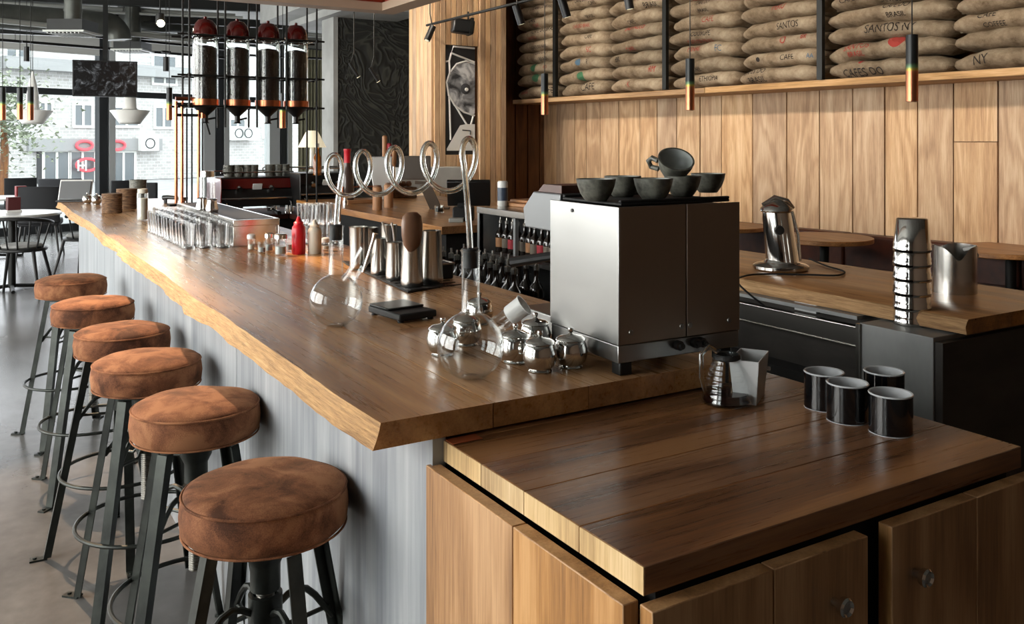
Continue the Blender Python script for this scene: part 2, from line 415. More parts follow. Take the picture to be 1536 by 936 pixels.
# right-hand plank wall, turned a few degrees
WA = Vector((5.81, 2.67, 0)); WR = math.atan2(.07, .9975)
WX = Vector((cos(WR), sin(WR), 0)); WY = Vector((-sin(WR), cos(WR), 0))
def WU(px, d=0):
    r = (px-768)/FPX; dr = FW+RT*r; o = WA-WX*d
    # CAM + dr t = o + WY u
    t = ((o-CAM).dot(WX))/dr.dot(WX); q = CAM+dr*t; return (q-WA).dot(WY), t
UEND = WU(815)[0]
SHZ = 1.91
b = MB(); b.box(.03, .25, -7.0, UEND, 0, CEIL)
o = struct(b.build('wall_right', 'dark_wood', loc=WA, smooth=0)); o.rotation_euler.z = WR
edges = [WU(p)[0] for p in (815, 835, 862, 879, 900, 928, 960, 986, 1015, 1050, 1082, 1129, 1180, 1229, 1279, 1327, 1376, 1430, 1497, 1552)]
u = edges[-1]
while u > -6.9:
    u -= random.uniform(.2, .3); edges.append(u)
b = MB()
for a, c in zip(edges, edges[1:]):
    g = .005; th = random.uniform(-.004, .004)
    if abs(a-WU(1430)[0]) < .01:
        zz = ZT(213, WU(1460)[1]); b.box(th, .03, c+g, a-g, .62, zz-.002); b.box(th+.002, .03, c+g, a-g, zz+.002, SHZ+.02)
    else: b.box(th, .03, c+g, a-g, .62, SHZ+.02)
o2 = b.build('planks', 'wall_wood', o, bev=.003)
# end wall (perpendicular planks in darker brown)
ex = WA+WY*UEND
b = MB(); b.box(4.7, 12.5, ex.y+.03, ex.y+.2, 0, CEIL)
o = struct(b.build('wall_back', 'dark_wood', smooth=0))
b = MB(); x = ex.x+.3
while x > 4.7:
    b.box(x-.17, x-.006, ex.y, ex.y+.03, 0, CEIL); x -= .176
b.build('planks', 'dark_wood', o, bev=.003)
b = MB(); b.box(12.3, 12.5, ex.y+.2, 19.5, 0, CEIL); struct(b.build('wall_side', 'plaster', smooth=0))
# shelf that carries the sacks
b = MB(); b.box(-.47, .03, -6.9, WU(1108)[0]-.003, SHZ, SHZ+.055); b.box(-.47, .03, WU(1108)[0]+.003, UEND-.01, SHZ, SHZ+.05)
o = b.build('wall_shelf', 'shelf_wood', loc=WA, bev=.004); o.rotation_euler.z = WR
tag(o, 'long oak shelf on the plank wall carrying the burlap sacks', 'shelf')
# ---- slatted timber pillar with the chalk portrait
PY = 7.25
x0 = AY(652, PY)[0]; x1 = AY(754, PY)[0]
pil = thing('pillar', 'slatted pine pillar holding the black chalk portrait', 'pillar', (0, 0, 0)); pil['kind'] = 'structure'
pxl, pxr = AY(668, PY)[0], AY(714, PY)[0]
tp = AY(690, PY)[2]; pz1 = ZT(68, tp); pz0 = ZT(232, tp)
b = MB(); b.box(x0+.02, x1-.02, PY+.05, ex.y, 0, CEIL); b.build('core', 'dark_wood', pil, smooth=0)
b = MB(); x = x0
while x < x1-.02:
    w = .062
    mid = x+w/2
    if mid > pxl and mid < pxr:
        b.box(x, x+w, PY+.005, PY+.05, 0, pz0); b.box(x, x+w, PY+.005, PY+.05, pz1, CEIL)
    else: b.box(x, x+w, PY-(.03 if mid > pxr else 0), PY+.05, 0, CEIL)
    x += w+.006
y = PY+.02
while y < ex.y: b.box(x0-.03, x0+.02, y, y+.09, 0, CEIL); y += .096
b.build('slats', 'slat_wood', pil, bev=.003)
# portrait
pt = thing('portrait', 'black chalk portrait panel with white string lines set in the pine pillar', 'picture', (pxl, PY+.03, pz0))
W, H = pxr-pxl, pz1-pz0
b = MB(); b.box(0, W, -.008, .02, 0, H); b.build('panel', plain('chalkboard_black', '#232426', .7), pt)
def chalk_face():
    t = NT('chalk_face'); g = t.coords((1, 1, 1), island=False)
    n = t.n('TexNoise', Scale=6.0, Detail=5.0, Distortion=.8); t.l(g, n.inputs['Vector'])
    t.l(t.ramp(n.outputs[0], [(.36, '#2e2f31'), (.5, '#85878a'), (.62, '#c9cacb')]), t.b.inputs['Base Color']); t.set(Roughness=.8); return t.m
def PX(px, py): return ((AY(px, PY)[0]-pxl), ZT(py, tp)-pz0)
bm_pts = [PX(*q) for q in ((713, 95), (700, 93), (686, 97), (677, 108), (673, 124), (675, 142), (683, 156), (695, 166), (706, 170), (713, 171))]
b = MB(); vs = [(p[0], p[1]) for p in bm_pts]
m = Matrix(((1, 0, 0, 0), (0, 0, -1, -.014), (0, 1, 0, 0), (0, 0, 0, 1)))
q = MB(); q.prism(vs[::-1], 0, .005); b.add(q, m); b.build('face', chalk_face(), pt, smooth=0)
b = MB()
for ln in [((713, 71), (681, 70), (678, 80), (713, 92)), ((678, 80), (675, 92), (670, 93)), ((675, 92), (676, 112)),
           ((713, 95), (700, 91), (686, 96), (676, 109), (671, 124), (674, 143), (683, 158), (697, 168), (713, 173)),
           ((675, 145), (677, 210)), ((685, 160), (702, 188)), ((711, 174), (707, 188))]:
    b.tube([(PX(*q)[0], -.012, PX(*q)[1]) for q in ln], .011, 6)
b.build('string_line', 'white_paint', pt)
b = MB(); c = PX(699, 133); b.lathe([(0, 0), (.075, 0), (.05, .012), (0, .012)], m=Matrix.Translation((c[0], -.012, c[1])) @ Matrix.Rotation(pi/2, 4, 'X'), seg=20); b.build('eye', plain('chalk_dark', '#3c3d40', .8), pt)
b = MB(); c = PX(700, 134); b.lathe([(0, 0), (.022, 0), (.018, .02), (0, .02)], m=Matrix.Translation((c[0], -.018, c[1])) @ Matrix.Rotation(pi/2, 4, 'X'), seg=16); b.build('pupil', 'white_paint', pt)
b = MB(); ps_ = [PX(*q_) for q_ in ((671, 223), (691, 188), (700, 186), (713, 186), (713, 226), (671, 226))]
q = MB(); q.prism(ps_[::-1], 0, .004); b.add(q, Matrix(((1, 0, 0, 0), (0, 0, -1, -.016), (0, 1, 0, 0), (0, 0, 0, 1)))); b.build('white_shape', 'white_paint', pt, smooth=0)
b = MB(); b.tube([(PX(694, 195)[0], -.022, PX(694, 195)[1]), (PX(706, 196)[0], -.022, PX(706, 196)[1]), (PX(706, 202)[0], -.022, PX(706, 202)[1])], .006, 6); b.build('chalk_mark', 'frame', pt)
# ---- dark carved column beyond
cx0, cy, _ = AY(505, 9.6); cx1 = AY(623, 9.6)[0]
ctop = CEIL
b = MB(); b.box(cx0+.012, cx1, 9.6, 10.0, 0, ctop); o = b.build('pillar', 'mural', smooth=0); struct(o, 'wide dark pillar with a carved swirling pattern', 'pillar')
b = MB(); b.box(cx0-.05, cx0+.01, 9.58, 10.02, 0, ctop); b.build('side_panel', 'plaster', o, smooth=0)
# ---- glazed facade
F0 = Vector((1.3, 15.0, 0)); FR = math.atan2(.337, .941); FX = Vector((cos(FR), sin(FR), 0)); FY = Vector((-sin(FR), cos(FR), 0))
def FS(px):
    r = (px-768)/FPX; dr = FW+RT*r; t = (F0-CAM).dot(FY)/dr.dot(FY); return (CAM+dr*t-F0).dot(FX), t
mull = [FS(p)[0] for p in (152, 326, 422, 560, 640)]
def facade_obj(b, name, mat, parent=None, **k):
    o = b.build(name, mat, parent, smooth=0, **k)
    if parent is None: o.location = F0; o.rotation_euler.z = FR
    return o
b = MB(); b.box(-6.0, 12, -.02, .25, 3.36, CEIL); struct(facade_obj(b, 'wall_far', 'plaster'))
sp = [-6.0, -2.2]+mull[:3]+[mull[4], 12]
for i, (a, c) in enumerate(zip(sp, sp[1:])):
    b = MB(); zt = 2.26
    for x in (a,): b.box(x-.07, x+.07, -.08, .08, 0, 3.36)
    b.box(a, c, -.06, .06, 3.29, 3.36); b.box(a, c, -.05, .05, zt-.05, zt+.05); b.box(a, c, -.06, .06, 0, .12)
    if i == 3:
        b.box(a+.09, a+.22, -.06, .06, 0, 3.3); b.box(a-.22, a-.09, -.06, .06, 0, 3.3)
    o = struct(facade_obj(b, 'window_%d' % (i+10), 'frame'))
    b = MB(); b.box(a, c, -.004, .004, .1, 3.3); facade_obj(b, 'pane', 'pane', o)
    if i in (2, 3, 4):
        b = MB(); b.box(c-.34, c-.1, -.09, .09, 0, 3.3); b.box(a+.1, a+.2, -.09, .09, 0, 3.3); facade_obj(b, 'sash', 'sash', o)
# roller blinds in the upper lights
for a, c, z in ((sp[1]+.1, sp[2]-.1, 2.89), (sp[2]+.1, sp[3]-.1, 3.03)):
    b = MB(); b.box(a, c, -.14, -.13, z, 3.33); b.tube([(a, -.135, z), (c, -.135, z)], .014, 8); b.tube([(a, -.135, 3.33), (c, -.135, 3.33)], .03, 10)
    o = b.build('roller_blind', 'white_paint', smooth=35); o.location = F0; o.rotation_euler.z = FR
    tag(o, 'pale roller blind half down %s' % ('left of the television' if a < -.5 else 'in the window right of the television'), 'blind')
# curtain
b = MB(); s0, s1 = FS(432)[0], FS(482)[0]; N = 60
pts = [(s0+(s1-s0)*i/N, -.35+.035*sin(i*1.1)) for i in range(N+1)]
b.prism(pts+[(p[0], p[1]+.012) for p in pts[::-1]], .05, 3.3)
o = b.build('curtain', plain('beige_curtain', '#8f8c74', .9)); o.location = F0; o.rotation_euler.z = FR
tag(o, 'drab green curtain hanging beside the carved dark pillar', 'curtain')
# ---- outside
b = MB(); b.box(-40, 50, .5, 60, -.3, -.02); o = b.build('ground', 'street', smooth=0); o.location = F0; o.rotation_euler.z = FR; struct(o, 'pale asphalt street outside the windows', 'street')
bl = thing('building', 'pale brick apartment building across the street behind the windows', 'building', F0+FY*17, FR)
b = MB(); b.box(-24, 34, 0, 8, 0, 13); b.build('wall', 'facade', bl, smooth=0)
def OS(px, off=17.0):
    r = (px-768)/FPX; dr = FW+RT*r; o = F0+FY*off; t = (o-CAM).dot(FY)/dr.dot(FY); return (CAM+dr*t-o).dot(FX), t
def frect(px0, py0, px1, py1, name, mat, dep=.06, parent=bl, edge=None):
    a, t = OS(px0); c, t2 = OS(px1); tm = (t+t2)/2; z1, z0 = ZT(py0, tm), ZT(py1, tm)
    b = MB(); b.box(a, c, -dep, .02, z0, z1); o = b.build(name, mat, parent, smooth=0)
    if edge:
        b = MB(); w = .09
        b.box(a-w, c+w, -dep-.03, 0, z1, z1+w); b.box(a-w, c+w, -dep-.05, 0, z0-w, z0); b.box(a-w, a, -dep-.03, 0, z0, z1); b.box(c, c+w, -dep-.03, 0, z0, z1)
        b.box((a+c)/2-.04, (a+c)/2+.04, -dep-.03, 0, z0, z1); b.build('window_surround', edge, o, smooth=0)
    return o
for r in ((112, 158, 136, 188), (172, 162, 206, 188), (233, 162, 256, 190), (345, 180, 366, 192), (395, 190, 412, 205), (60, 155, 76, 172), (10, 60, 40, 90), (230, 85, 262, 125), (345, 90, 372, 130)):
    frect(*r, 'window', 'shopglass', .03, edge='white_paint')
frect(40, 208, 240, 226, 'sign_band', 'sign_grey', .18)
for r in ((66, 228, 102, 275), (105, 228, 140, 275), (168, 229, 200, 275)): frect(*r, 'shop_window', 'shopglass', .04, edge='white_paint')
frect(55, 228, 63, 275, 'shop_door', 'frame', .05)
frect(0, 95, 290, 112, 'cornice', 'sign_grey', .5)
b = MB()
for (cx, cy, rx, ry) in ((122, 218, 12, 6.5), (171, 218, 12, 6.5), (126, 247, 16, 9)):
    s, t = OS(cx); z = ZT(cy, t); k = t/FPX
    b.tube([(s+rx*k*cos(a*pi/14), -.25, z+ry*k*sin(a*pi/14)) for a in range(28)], .05, 6, closed=True)
b.build('neon_oval', 'sign_red', bl)
for (cx, cy) in ((217, 215), (350, 200), (364, 200)):
    b = MB(); s, t = OS(cx); z = ZT(cy, t); b.box(s-.35, s+.35, -.4, 0, z-.28, z+.28); ac = b.build('air_conditioner', 'white_paint', bl, smooth=0)
    b = MB(); b.lathe([(.2, 0), (.2, .02), (.16, .02), (.16, 0)], seg=20, closed=True, m=Matrix.Translation((s, -.4, z)) @ Matrix.Rotation(pi/2, 4, 'X')); b.build('fan_ring', 'frame', ac)
me = text_mesh('H', .55, .02); s, t = OS(117)
o = bpy.data.objects.new('shop_letter', me); COL.objects.link(o); me.materials.append(M['white_paint']); o.parent = bl; o.location = (s, -.3, ZT(249, t)); o.rotation_euler = (pi/2, 0, 0)
# street tree
tr = thing('street_tree', 'pale bushy tree standing outside the far left window', 'tree', D(4, 210, 24)-Vector((0, 0, 1.48)))
b = MB(); b.tube([(0, 0, 0), (.05, 0, 1.2), (0, .05, 2.4)], [.12, .1, .05], 8); b.build('trunk', 'dark_wood', tr)
b = MB()
for i in range(1800):
    v = Vector((random.gauss(0, .55), random.gauss(0, .5), 2.1+random.gauss(0, .6))); a = random.uniform(0, 6); s = random.uniform(.04, .09)
    p = [b.bm.verts.new(v+Vector((cos(a+k*2.1)*s, sin(a+k*2.1)*s*.7, random.uniform(-s, s)))) for k in range(3)]; b.bm.faces.new(p)
b.build('foliage', 'foliage', tr, smooth=0, norm=False)

# ================================================================== CEILING SERVICES
def ray_on(px, z):  # point on a ceiling-height plane where the pixel column of the horizon-side hits, by depth
    return None
def duct_dir(px, py, z): return P(px, py, z)
def pipe_between(name, p, q, z, r, mat, label, cat, seg=14, ext=0):
    a = P(*p, z); c = P(*q, z); d = (c-a).normalized(); a -= d*ext; c += d*ext
    b = MB(); b.tube([a, c], r, seg); return tag(b.build(name, mat), label, cat)
# main round duct with an elbow
zc = 3.03; a = P(-30, 22, zc); c = P(158, 36, zc); d = (c-a).normalized()
b = MB(); pts = [a-d*2.0, c]
for i in range(1, 7):
    an = i*pi/12; pts.append(c+d*(.17*sin(an))-Vector((0, 0, .2*(1-cos(an)))))
b.tube(pts, .16, 20)
tag(b.build('air_duct', 'duct'), 'long grey round ventilation duct with an elbow along the window side', 'duct')
a = P(180, 25, 3.26); c = P(300, 38, 3.26)
b = MB(); b.tube([a, c+(c-a)*1.5], .17, 20); tag(b.build('air_duct', 'duct'), 'short grey duct behind the bright ceiling spotlight', 'duct')
for i, (p, q, z, r, lb) in enumerate([((0, 31), (256, 57), 2.93, .035, 'pale sprinkler pipe running under the big round duct'),
        ((0, 4), (290, 20), 3.36, .03, 'thin pale pipe close to the ceiling above the big duct'),
        ((0, 12), (300, 24), 3.29, .02, 'thin grey conduit just above the big round duct'),
        ((500, 55), (760, 75), 3.11, .035, 'pale pipe crossing in front of the carved pillar')]):
    pipe_between('ceiling_pipe', p, q, z, r, 'pipe', lb, 'pipe', ext=.6)
for (p, q, z, lb) in [((0, 60), (290, 83), 2.77, 'black light track above the television'), ((0, 41), (300, 70), 2.96, 'black cable tray beside the pale sprinkler pipe'),
        ((420, 85), (640, 95), 2.91, 'black light track in front of the carved pillar'), ((500, 36), (660, 50), 3.31, 'black light track under the pale soffit')]:
    a = P(*p, z); c = P(*q, z); d = (c-a).normalized(); a -= d*.6; c += d*.6; L = (c-a).length
    b = MB(); b.obox((a+c)/2, math.atan2(d.y, d.x), L, .035, .035)
    for k in (.2, .5, .8): b.tube([a+(c-a)*k, Vector((*(a+(c-a)*k).xy, CEIL))], .004, 5)
    tag(b.build('light_track', 'dark_metal', smooth=0), lb, 'light track')
def spot_tube(px, py0, py1, t, lb, tilt=0):
    z1, z0 = ZT(py0, t), ZT(py1, t); q = D(px, 210, t)
    r = thing('track_spotlight', lb, 'spotlight', (q.x, q.y, z0))
    b = MB(); b.lathe([(0, 0), (.036, 0), (.036, z1-z0), (0, z1-z0)], seg=14); b.lathe([(.028, -.002), (0, -.002)], seg=14); b.build('body', 'black', r)
    b = MB(); b.tube([(0, 0, z1-z0), (0, 0, z1-z0+.05)], .008, 8); b.obox((0, 0, z1-z0+.06), .4, .12, .035, .03); b.build('mount', 'dark_metal', r)
    b = MB(); b.tube([(0, 0, z1-z0+.07), (0, 0, CEIL-z0)], .004, 5); b.build('hanger', 'dark_metal', r)
spot_tube(40, 70, 92, 11.5, 'black tube spotlight on the track at the far left')
spot_tube(249, 85, 107, 11.5, 'black tube spotlight just left of the hanging bean silos')
spot_tube(641, 88, 108, 10, 'black tube spotlight left of the pine pillar, under the track')
# angled little spots on the carved pillar and by the sacks
for i, (px, py, t, lb, dx) in enumerate([(531, 105, 8.8, 'thin angled spotlight in front of the carved pillar', .2), (561, 112, 8.9, 'second thin angled spotlight in front of the carved pillar', .2),
        (645, 50, 8.2, 'black angled spotlight left of the speaker on the pine pillar', -.15), (778, 22, 6.8, 'black angled spotlight at the left end of the sacks', .1), (846, 10, 6.2, 'black angled spotlight over the left sacks', .1), (942, -3, 6, 'black spotlight at the top edge over the middle sacks', .05)]):
    q = D(px, py, t); r = thing('angled_spotlight', lb, 'spotlight', q)
    s = .8 if i < 2 else .75
    b = MB(); v = Vector((dx, -.02, -.3)).normalized(); b.tube([v*-.1*s, v*.1*s], .018*s if i < 2 else .03, 12); b.build('body', 'black', r)
    b = MB(); b.tube([v*.1*s, v*.104*s], .02, 12); b.build('lens', 'shade_lit', r)
    b = MB(); b.tube([v*-.08*s, (0, 0, .18), (0, 0, CEIL-q.z)], .006, 6); b.build('hanger', 'dark_metal', r)
# ventilation diffusers
for (x0p, x1p, y0p, y1p, t, dd, lb) in [(70, 123, 28, 45, 9.6, (82, 107), 'square vent box on a duct, near the top left corner'), (170, 211, 62, 73, 12.6, (174, 197), 'smaller vent box on a duct above the television')]:
    a = D(x0p, y1p, t); c = D(x1p, y1p, t); w = (c-a).length; h = (y1p-y0p)*t/FPX
    r = thing('vent_box', lb, 'vent', (a+c)/2, -TH)
    b = MB(); b.box(-w/2, w/2, 0, w, 0, h); b.build('housing', 'dark_metal', r)
    b = MB(); b.prism([(-w/2-.03, -.03), (w/2+.03, -.03), (w/2+.03, w+.03), (-w/2-.03, w+.03)], -.02, 0)
    for k in range(9): b.box(-w/2+w*k/9, -w/2+w*k/9+.012, 0, w, -.035, -.018)
    b.build('grille', 'pipe', r, smooth=0)
    b = MB(); rr = (dd[1]-dd[0])/2*t/FPX; b.lathe([(rr, h), (rr, CEIL-(a.z))], c=(0, w/2, 0), seg=18)
    for k in range(3): b.lathe([(rr+.008, h+.1+.3*k), (rr+.008, h+.13+.3*k)], c=(0, w/2, 0), seg=18)
    b.build('duct_stub', 'duct', r)
# dark ceiling joists
for i, (p, q, z, h) in enumerate([((0, 0), (300, 13), 3.38, .16), ((0, 24), (300, 37), 3.2, .1), ((0, 50), (300, 62), 2.98, .07)]):
    a = P(*p, z); c = P(*q, z); d = (c-a).normalized(); a -= d*1.5; c += d*1.2
    b = MB(); L = (c-a).length
    b.obox((a+c)/2, math.atan2(d.y, d.x), L, .10, .012); b.obox((a+c)/2+Vector((0, 0, h)), math.atan2(d.y, d.x), L, .10, .012); b.obox((a+c)/2+Vector((0, 0, h/2)), math.atan2(d.y, d.x), L, .012, h)
    o = struct(b.build('trim_%d' % (i+3), 'dark_metal', smooth=0), ['dark steel joist against the ceiling at the upper left', 'dark steel joist beside the round duct', 'dark steel joist below the round duct'][i], 'beam')
# bright spotlight
q = D(241, 35, 9.0); r = thing('spotlight', 'brightly lit spotlight near the ceiling at the upper left', 'spotlight', q)
b = MB(); b.lathe([(0, .02), (.03, .018), (.036, .01), (.036, 0), (0, -.0)], seg=16, m=Matrix.Rotation(pi/2+.3, 4, 'X')); b.build('lamp', 'bulb', r)
b = MB(); b.lathe([(.045, -.01), (.045, .06), (.04, .10), (0, .11)], seg=16); b.build('housing', 'black', r, loc=(.0, .03, .0))
b = MB(); b.tube([(0, .03, .1), (0, .03, CEIL-q.z)], .007, 6); b.build('hanger', 'dark_metal', r)
# pale soffit beams
for (c0, c1, z0, z1, lb) in [((3.0, 8.3), (4.6, 11.5), 3.16, 3.60, 'pale boxed-in soffit beam above the carved pillar'), ((4.75, 10.2), (6.5, 11.6), 2.91, 3.21, 'grey boxed duct right of the carved pillar')]:
    b = MB(); b.box(c0[0], c1[0], c0[1], c1[1], z0, z1)
    if z0 > 3.1: b.box(c0[0]+.3, c1[0]-.3, c0[1]+.4, c1[1]-.4, z0-.1, z0)
    struct(b.build('trim_%d' % (1 if z0 > 3.1 else 2), 'plaster', smooth=0), lb, 'beam')
# loudspeaker on the pillar
q = D(694, 40, tp-.35); r = thing('loudspeaker', 'small black loudspeaker clamped high on the pine pillar', 'speaker', q, -.3)
b = MB(); b.obox((0, 0, 0), Matrix.Rotation(.12, 4, 'Y'), .23, .16, .15); b.build('cabinet', 'black', r, bev=.02)
b = MB(); b.obox((.08, 0, .0), Matrix.Rotation(.12, 4, 'Y'), .03, .19, .17); b.tube([(.06, 0, .08), (.06, 0, .16)], .01, 8); b.build('bracket', 'dark_metal', r)
b = MB(); b.tube([D(655, 34, tp-.35)-q, D(694, 25, tp-.35)-q], .01, 6)
b.bm.free()
a = D(640, 38, tp-.35); c = D(850, -14, tp-2.0)
b = MB(); b.tube([a, c], .014, 6); tag(b.build('lighting_rail', 'dark_metal'), 'black rail crossing above the loudspeaker to the sacks', 'rail')
# ================================================================== OVERHEAD RACK
ry = 5.0; rx, _, rt = AY(590, ry); rz = ZT(22, rt)
rk = thing('overhead_rack', 'red hanging bottle rack with a pale timber rim above the bar', 'rack', (0, 0, rz))
b = MB(); b.box(-.2, rx, ry-.16, ry, 0, .06); b.box(rx-.16, rx, .6, ry-.16, 0, .06); b.box(-.2, -.04, .6, ry-.16, 0, .06); b.build('rim', plain('pale_rim', '#b39c86', .6), rk, smooth=0)
b = MB(); b.box(-.2, rx, ry-.14, ry-.02, .06, .5); b.box(rx-.14, rx-.02, .6, ry-.16, .06, .5); b.box(-.04, rx-.16, ry-.5, ry-.16, .34, .36); b.box(rx-.5, rx-.16, .6, ry-.5, .34, .36); b.build('board', 'red_paint', rk, smooth=0)
b = MB()
for (x, y) in ((0, ry-.1), (rx-.08, ry-.1), (rx-.08, .8), (0, .8)): b.tube([(x, y, .4), (x, y, CEIL-rz)], .01, 6)
b.build('rod', 'dark_metal', rk)
for i in range(7):
    x = rx-.35-i*.26; bt = thing('rack_bottle', 'bottle hanging neck down in the overhead rack, cut by the top edge', 'bottle', (x, ry-.33, rz+.335), 0, 'bottles in the overhead rack')
    b = MB(); b.lathe([(0, 0), (.037, 0), (.037, -.17), (.013, -.22), (.013, -.27), (0, -.27)], seg=12); b.build('glass', 'dark_bottle' if i % 2 else 'amber', bt)
    b = MB(); b.lathe([(.038, -.04), (.038, -.14)], seg=12); b.build('label', 'tan', bt)
    b = MB(); 
    b.bm.free()
# ================================================================== BAR
BZ = 1.01; BL = 6.25; BW = .86
bar = thing('bar_counter', 'long oak bar with a live front edge and grey washed front panels', 'bar', (0, 0, 0))
def wob(y): return .012*noise.noise(Vector((y*1.1, 3.1, 0)))+.007*noise.noise(Vector((y*4, 1.7, 0)))+.003*noise.noise(Vector((y*15, 1.7, 0)))
b = MB(); N = 150
lay = [(-.0, 0.0), (-.004, -.012), (-.012, -.030), (-.016, -.044)]
def wob2(y, k): return wob(y)*(1+.25*k)+.003*k*noise.noise(Vector((y*9, k*7.7, 0)))
rows = []
for i in range(N+1):
    y = BL*i/N
    rows.append([b.bm.verts.new((dx+wob2(y, k), y, BZ+dz)) for k, (dx, dz) in enumerate(lay)]+[b.bm.verts.new((.218, y, BZ-.044)), b.bm.verts.new((.218, y, BZ))])
for i in range(N):
    for k in range(6):
        q = (k+1) % 6; f = b.bm.faces.new((rows[i][k], rows[i][q], rows[i+1][q], rows[i+1][k])); f.material_index = 1 if k < 3 else 0
b.bm.faces.new(rows[0]); b.bm.faces.new(rows[-1][::-1])
xs = [.22, .43, .645, BW]; cuts = [[.0, .66, 2.6, 4.5, BL], [.0, .665, 1.7, 3.6, BL], [.0, .67, 3.0, 4.8, BL]]
for i in range(3):
    for a, c in zip(cuts[i], cuts[i][1:]): b.box(xs[i]+.0005, xs[i+1]-.0005, a+.0006, c-.0006, BZ-.044, BZ)
b.build('worktop', ['bar_wood', 'edge_wood'], bar, smooth=50)
b = MB(); y = .0
while y < BL-.5:
    y2 = min(y+1.32, BL-.44); b.box(.10, .125, y+.002, y2-.002, 0, BZ-.044); y = y2
b.build('front_panel', 'panel', bar, smooth=0)
b = MB(); b.box(.125, .78, .03, BL-.46, 0, BZ-.05); b.build('carcass', 'dark_panel', bar, smooth=0)
b = MB()
for (px, py) in ((460, 602), (268, 458), (192, 388), (128, 352)):
    _, y, _ = AX(px, .06)
    b.tube([(.085, y, BZ-.044), (.085, y, BZ-.07), (.072, y, BZ-.082), (.052, y, BZ-.082), (.042, y, BZ-.07)], .006, 8)
b.build('bag_hook', 'steel', bar)
# ================================================================== CABINET
CZ = .96
cb = thing('cabinet', 'low oak cabinet with shadow gaps and plank doors at the end of the bar', 'cabinet', (0, 0, 0))
b = MB()
CX0, CX1, CY0, CY1 = .122, .945, -.535, .03
ycut = [CY0, -.40, -.26, -.13, -.01, CY1]
for a, c in zip(ycut, ycut[1:]): b.box(CX0, CX1, a+.0004, c-.0004, CZ-.036, CZ)
b.build('worktop', ['cab_top'], cb, bev=.0015)
# pale end-grain strip on the left edge
b = MB()
for a, c in zip(ycut, ycut[1:]): b.box(CX0-.001, CX0+.0005, a+.0009, c-.0009, CZ-.0355, CZ-.0005)
b.build('end_grain', 'cab_edge', cb, smooth=0)
b = MB(); b.box(CX0+.03, CX1-.02, CY0+.015, .025, .06, CZ-.042); b.box(CX0+.06, CX1-.05, CY0+.05, .02, 0, .06); b.build('carcass', 'matte_black', cb, smooth=0)
b = MB(); yy = AX(767, .09)[1]; xo = CX0-.03
b.box(xo, xo+.024, CY0+.004, yy-.0012, .05, CZ-.040); b.box(xo, xo+.024, yy+.0012, .012, .05, CZ-.040); b.build('side_panel', 'cab_door', cb, bev=.0015)
b = MB(); b.box(xo+.024, CX0+.03, CY0+.02, .01, .06, CZ-.08); b.build('side_batten', 'dark_wood', cb, smooth=0)
YF = CY0-.028; xk = [AY(p, YF)[0] for p in (972, 1161, 1303, 1338, 1465)]
for nm, a, c in (('fixed_panel', xk[0]+.006, xk[1]), ('door', xk[1], xk[2]), ('door', xk[3], xk[4]), ('fixed_panel', xk[4], CX1)):
    b = MB(); b.box(a+.001, c-.001, YF, YF+.024, .05, CZ-.040); o = b.build(nm, 'cab_door', cb, bev=.0015)
    if nm == 'door':
        px, py = ((1264, 909) if a < xk[2]-.01 else (1385, 865)); x, _, t = AY(px, YF-.015); z = ZT(py, t)
        b = MB(); b.lathe([(0, 0), (.006, 0), (.006, .012), (.0125, .014), (.0135, .022), (.011, .025), (.008, .022), (0, .022)], seg=20, m=Matrix.Translation((x, YF, z)) @ Matrix.Rotation(pi/2, 4, 'X')); b.build('knob', 'chrome', o)
# thin red strip painting an LED reflection where cabinet meets bar
b = MB(); b.box(CX0+.001, CX0+.06, -.028, .0, CZ+.0004, CZ+.002)
tag(b.build('reflection_strip', plain('painted_red_reflection', '#b4603c', .35, .4), bev=.001), 'painted red light reflection on the cabinet corner under the bar end', 'strip')
# ================================================================== REAR COUNTERS
KX = 1.80; KZ = .98
kc = thing('back_counter', 'oak back counter carrying the citrus press and metal bin', 'counter', (0, 0, 0))
E0 = P(1450, 480, KZ); KX = 1.79
xe = [KX, KX+.22, KX+.44, KX+.62]; y0 = P(1460, 478, KZ).y
b = MB(); N = 60; rows = []
for i in range(N+1):
    y = y0+(2.0-y0)*i/N; w = .008*noise.noise(Vector((y*3, 9, 0)))+.003*noise.noise(Vector((y*14, 5, 0)))
    rows.append([b.bm.verts.new((KX+dx+w, y, KZ+dz)) for dx, dz in ((.008, 0), (0, -.008), (-.006, -.022), (.0, -.042))]+[b.bm.verts.new((xe[1]-.001, y, KZ-.042)), b.bm.verts.new((xe[1]-.001, y, KZ))])
for i in range(N):
    for k in range(6):
        q = (k+1) % 6; f = b.bm.faces.new((rows[i][k], rows[i][q], rows[i+1][q], rows[i+1][k])); f.material_index = 1 if k < 3 else 0
b.bm.faces.new(rows[0]); b.bm.faces.new(rows[-1][::-1])
for a, c in zip(xe[1:], xe[2:]): b.box(a, c-.001, y0, 2.0, KZ-.042, KZ)
b.build('worktop', ['counter_wood', 'edge_wood'], kc, smooth=50)
b = MB(); b.box(KX+.06, KX+.60, y0+.04, 2.0, 0, KZ-.042); b.build('carcass', 'dark_panel', kc, smooth=0)
b = MB(); b.box(KX-.03, KX+.06, .42, 2.0, KZ-.056, KZ-.044); b.build('steel_strip', 'grey_panel', kc, smooth=0)
b = MB(); _, yb, _ = AX(1350, KX+.05)
b.box(KX-.035, KX-.01, .40, 2.0, .845, .905); b.box(KX-.035, KX-.008, .40, 2.0, .84, .846); b.build('drawer_rail', 'steel', kc, bev=.003)
b = MB(); b.box(KX-.02, KX+.06, .40, 2.0, .0, .71); b.build('lower_doors', 'matte_black', kc, smooth=0)
b = MB(); x, y, t = AX(1214, KX+.02); b.box(KX+.0, KX+.02, y-.045, y+.045, .91, .938); b.build('white_tag', 'white_plastic', kc, smooth=0)
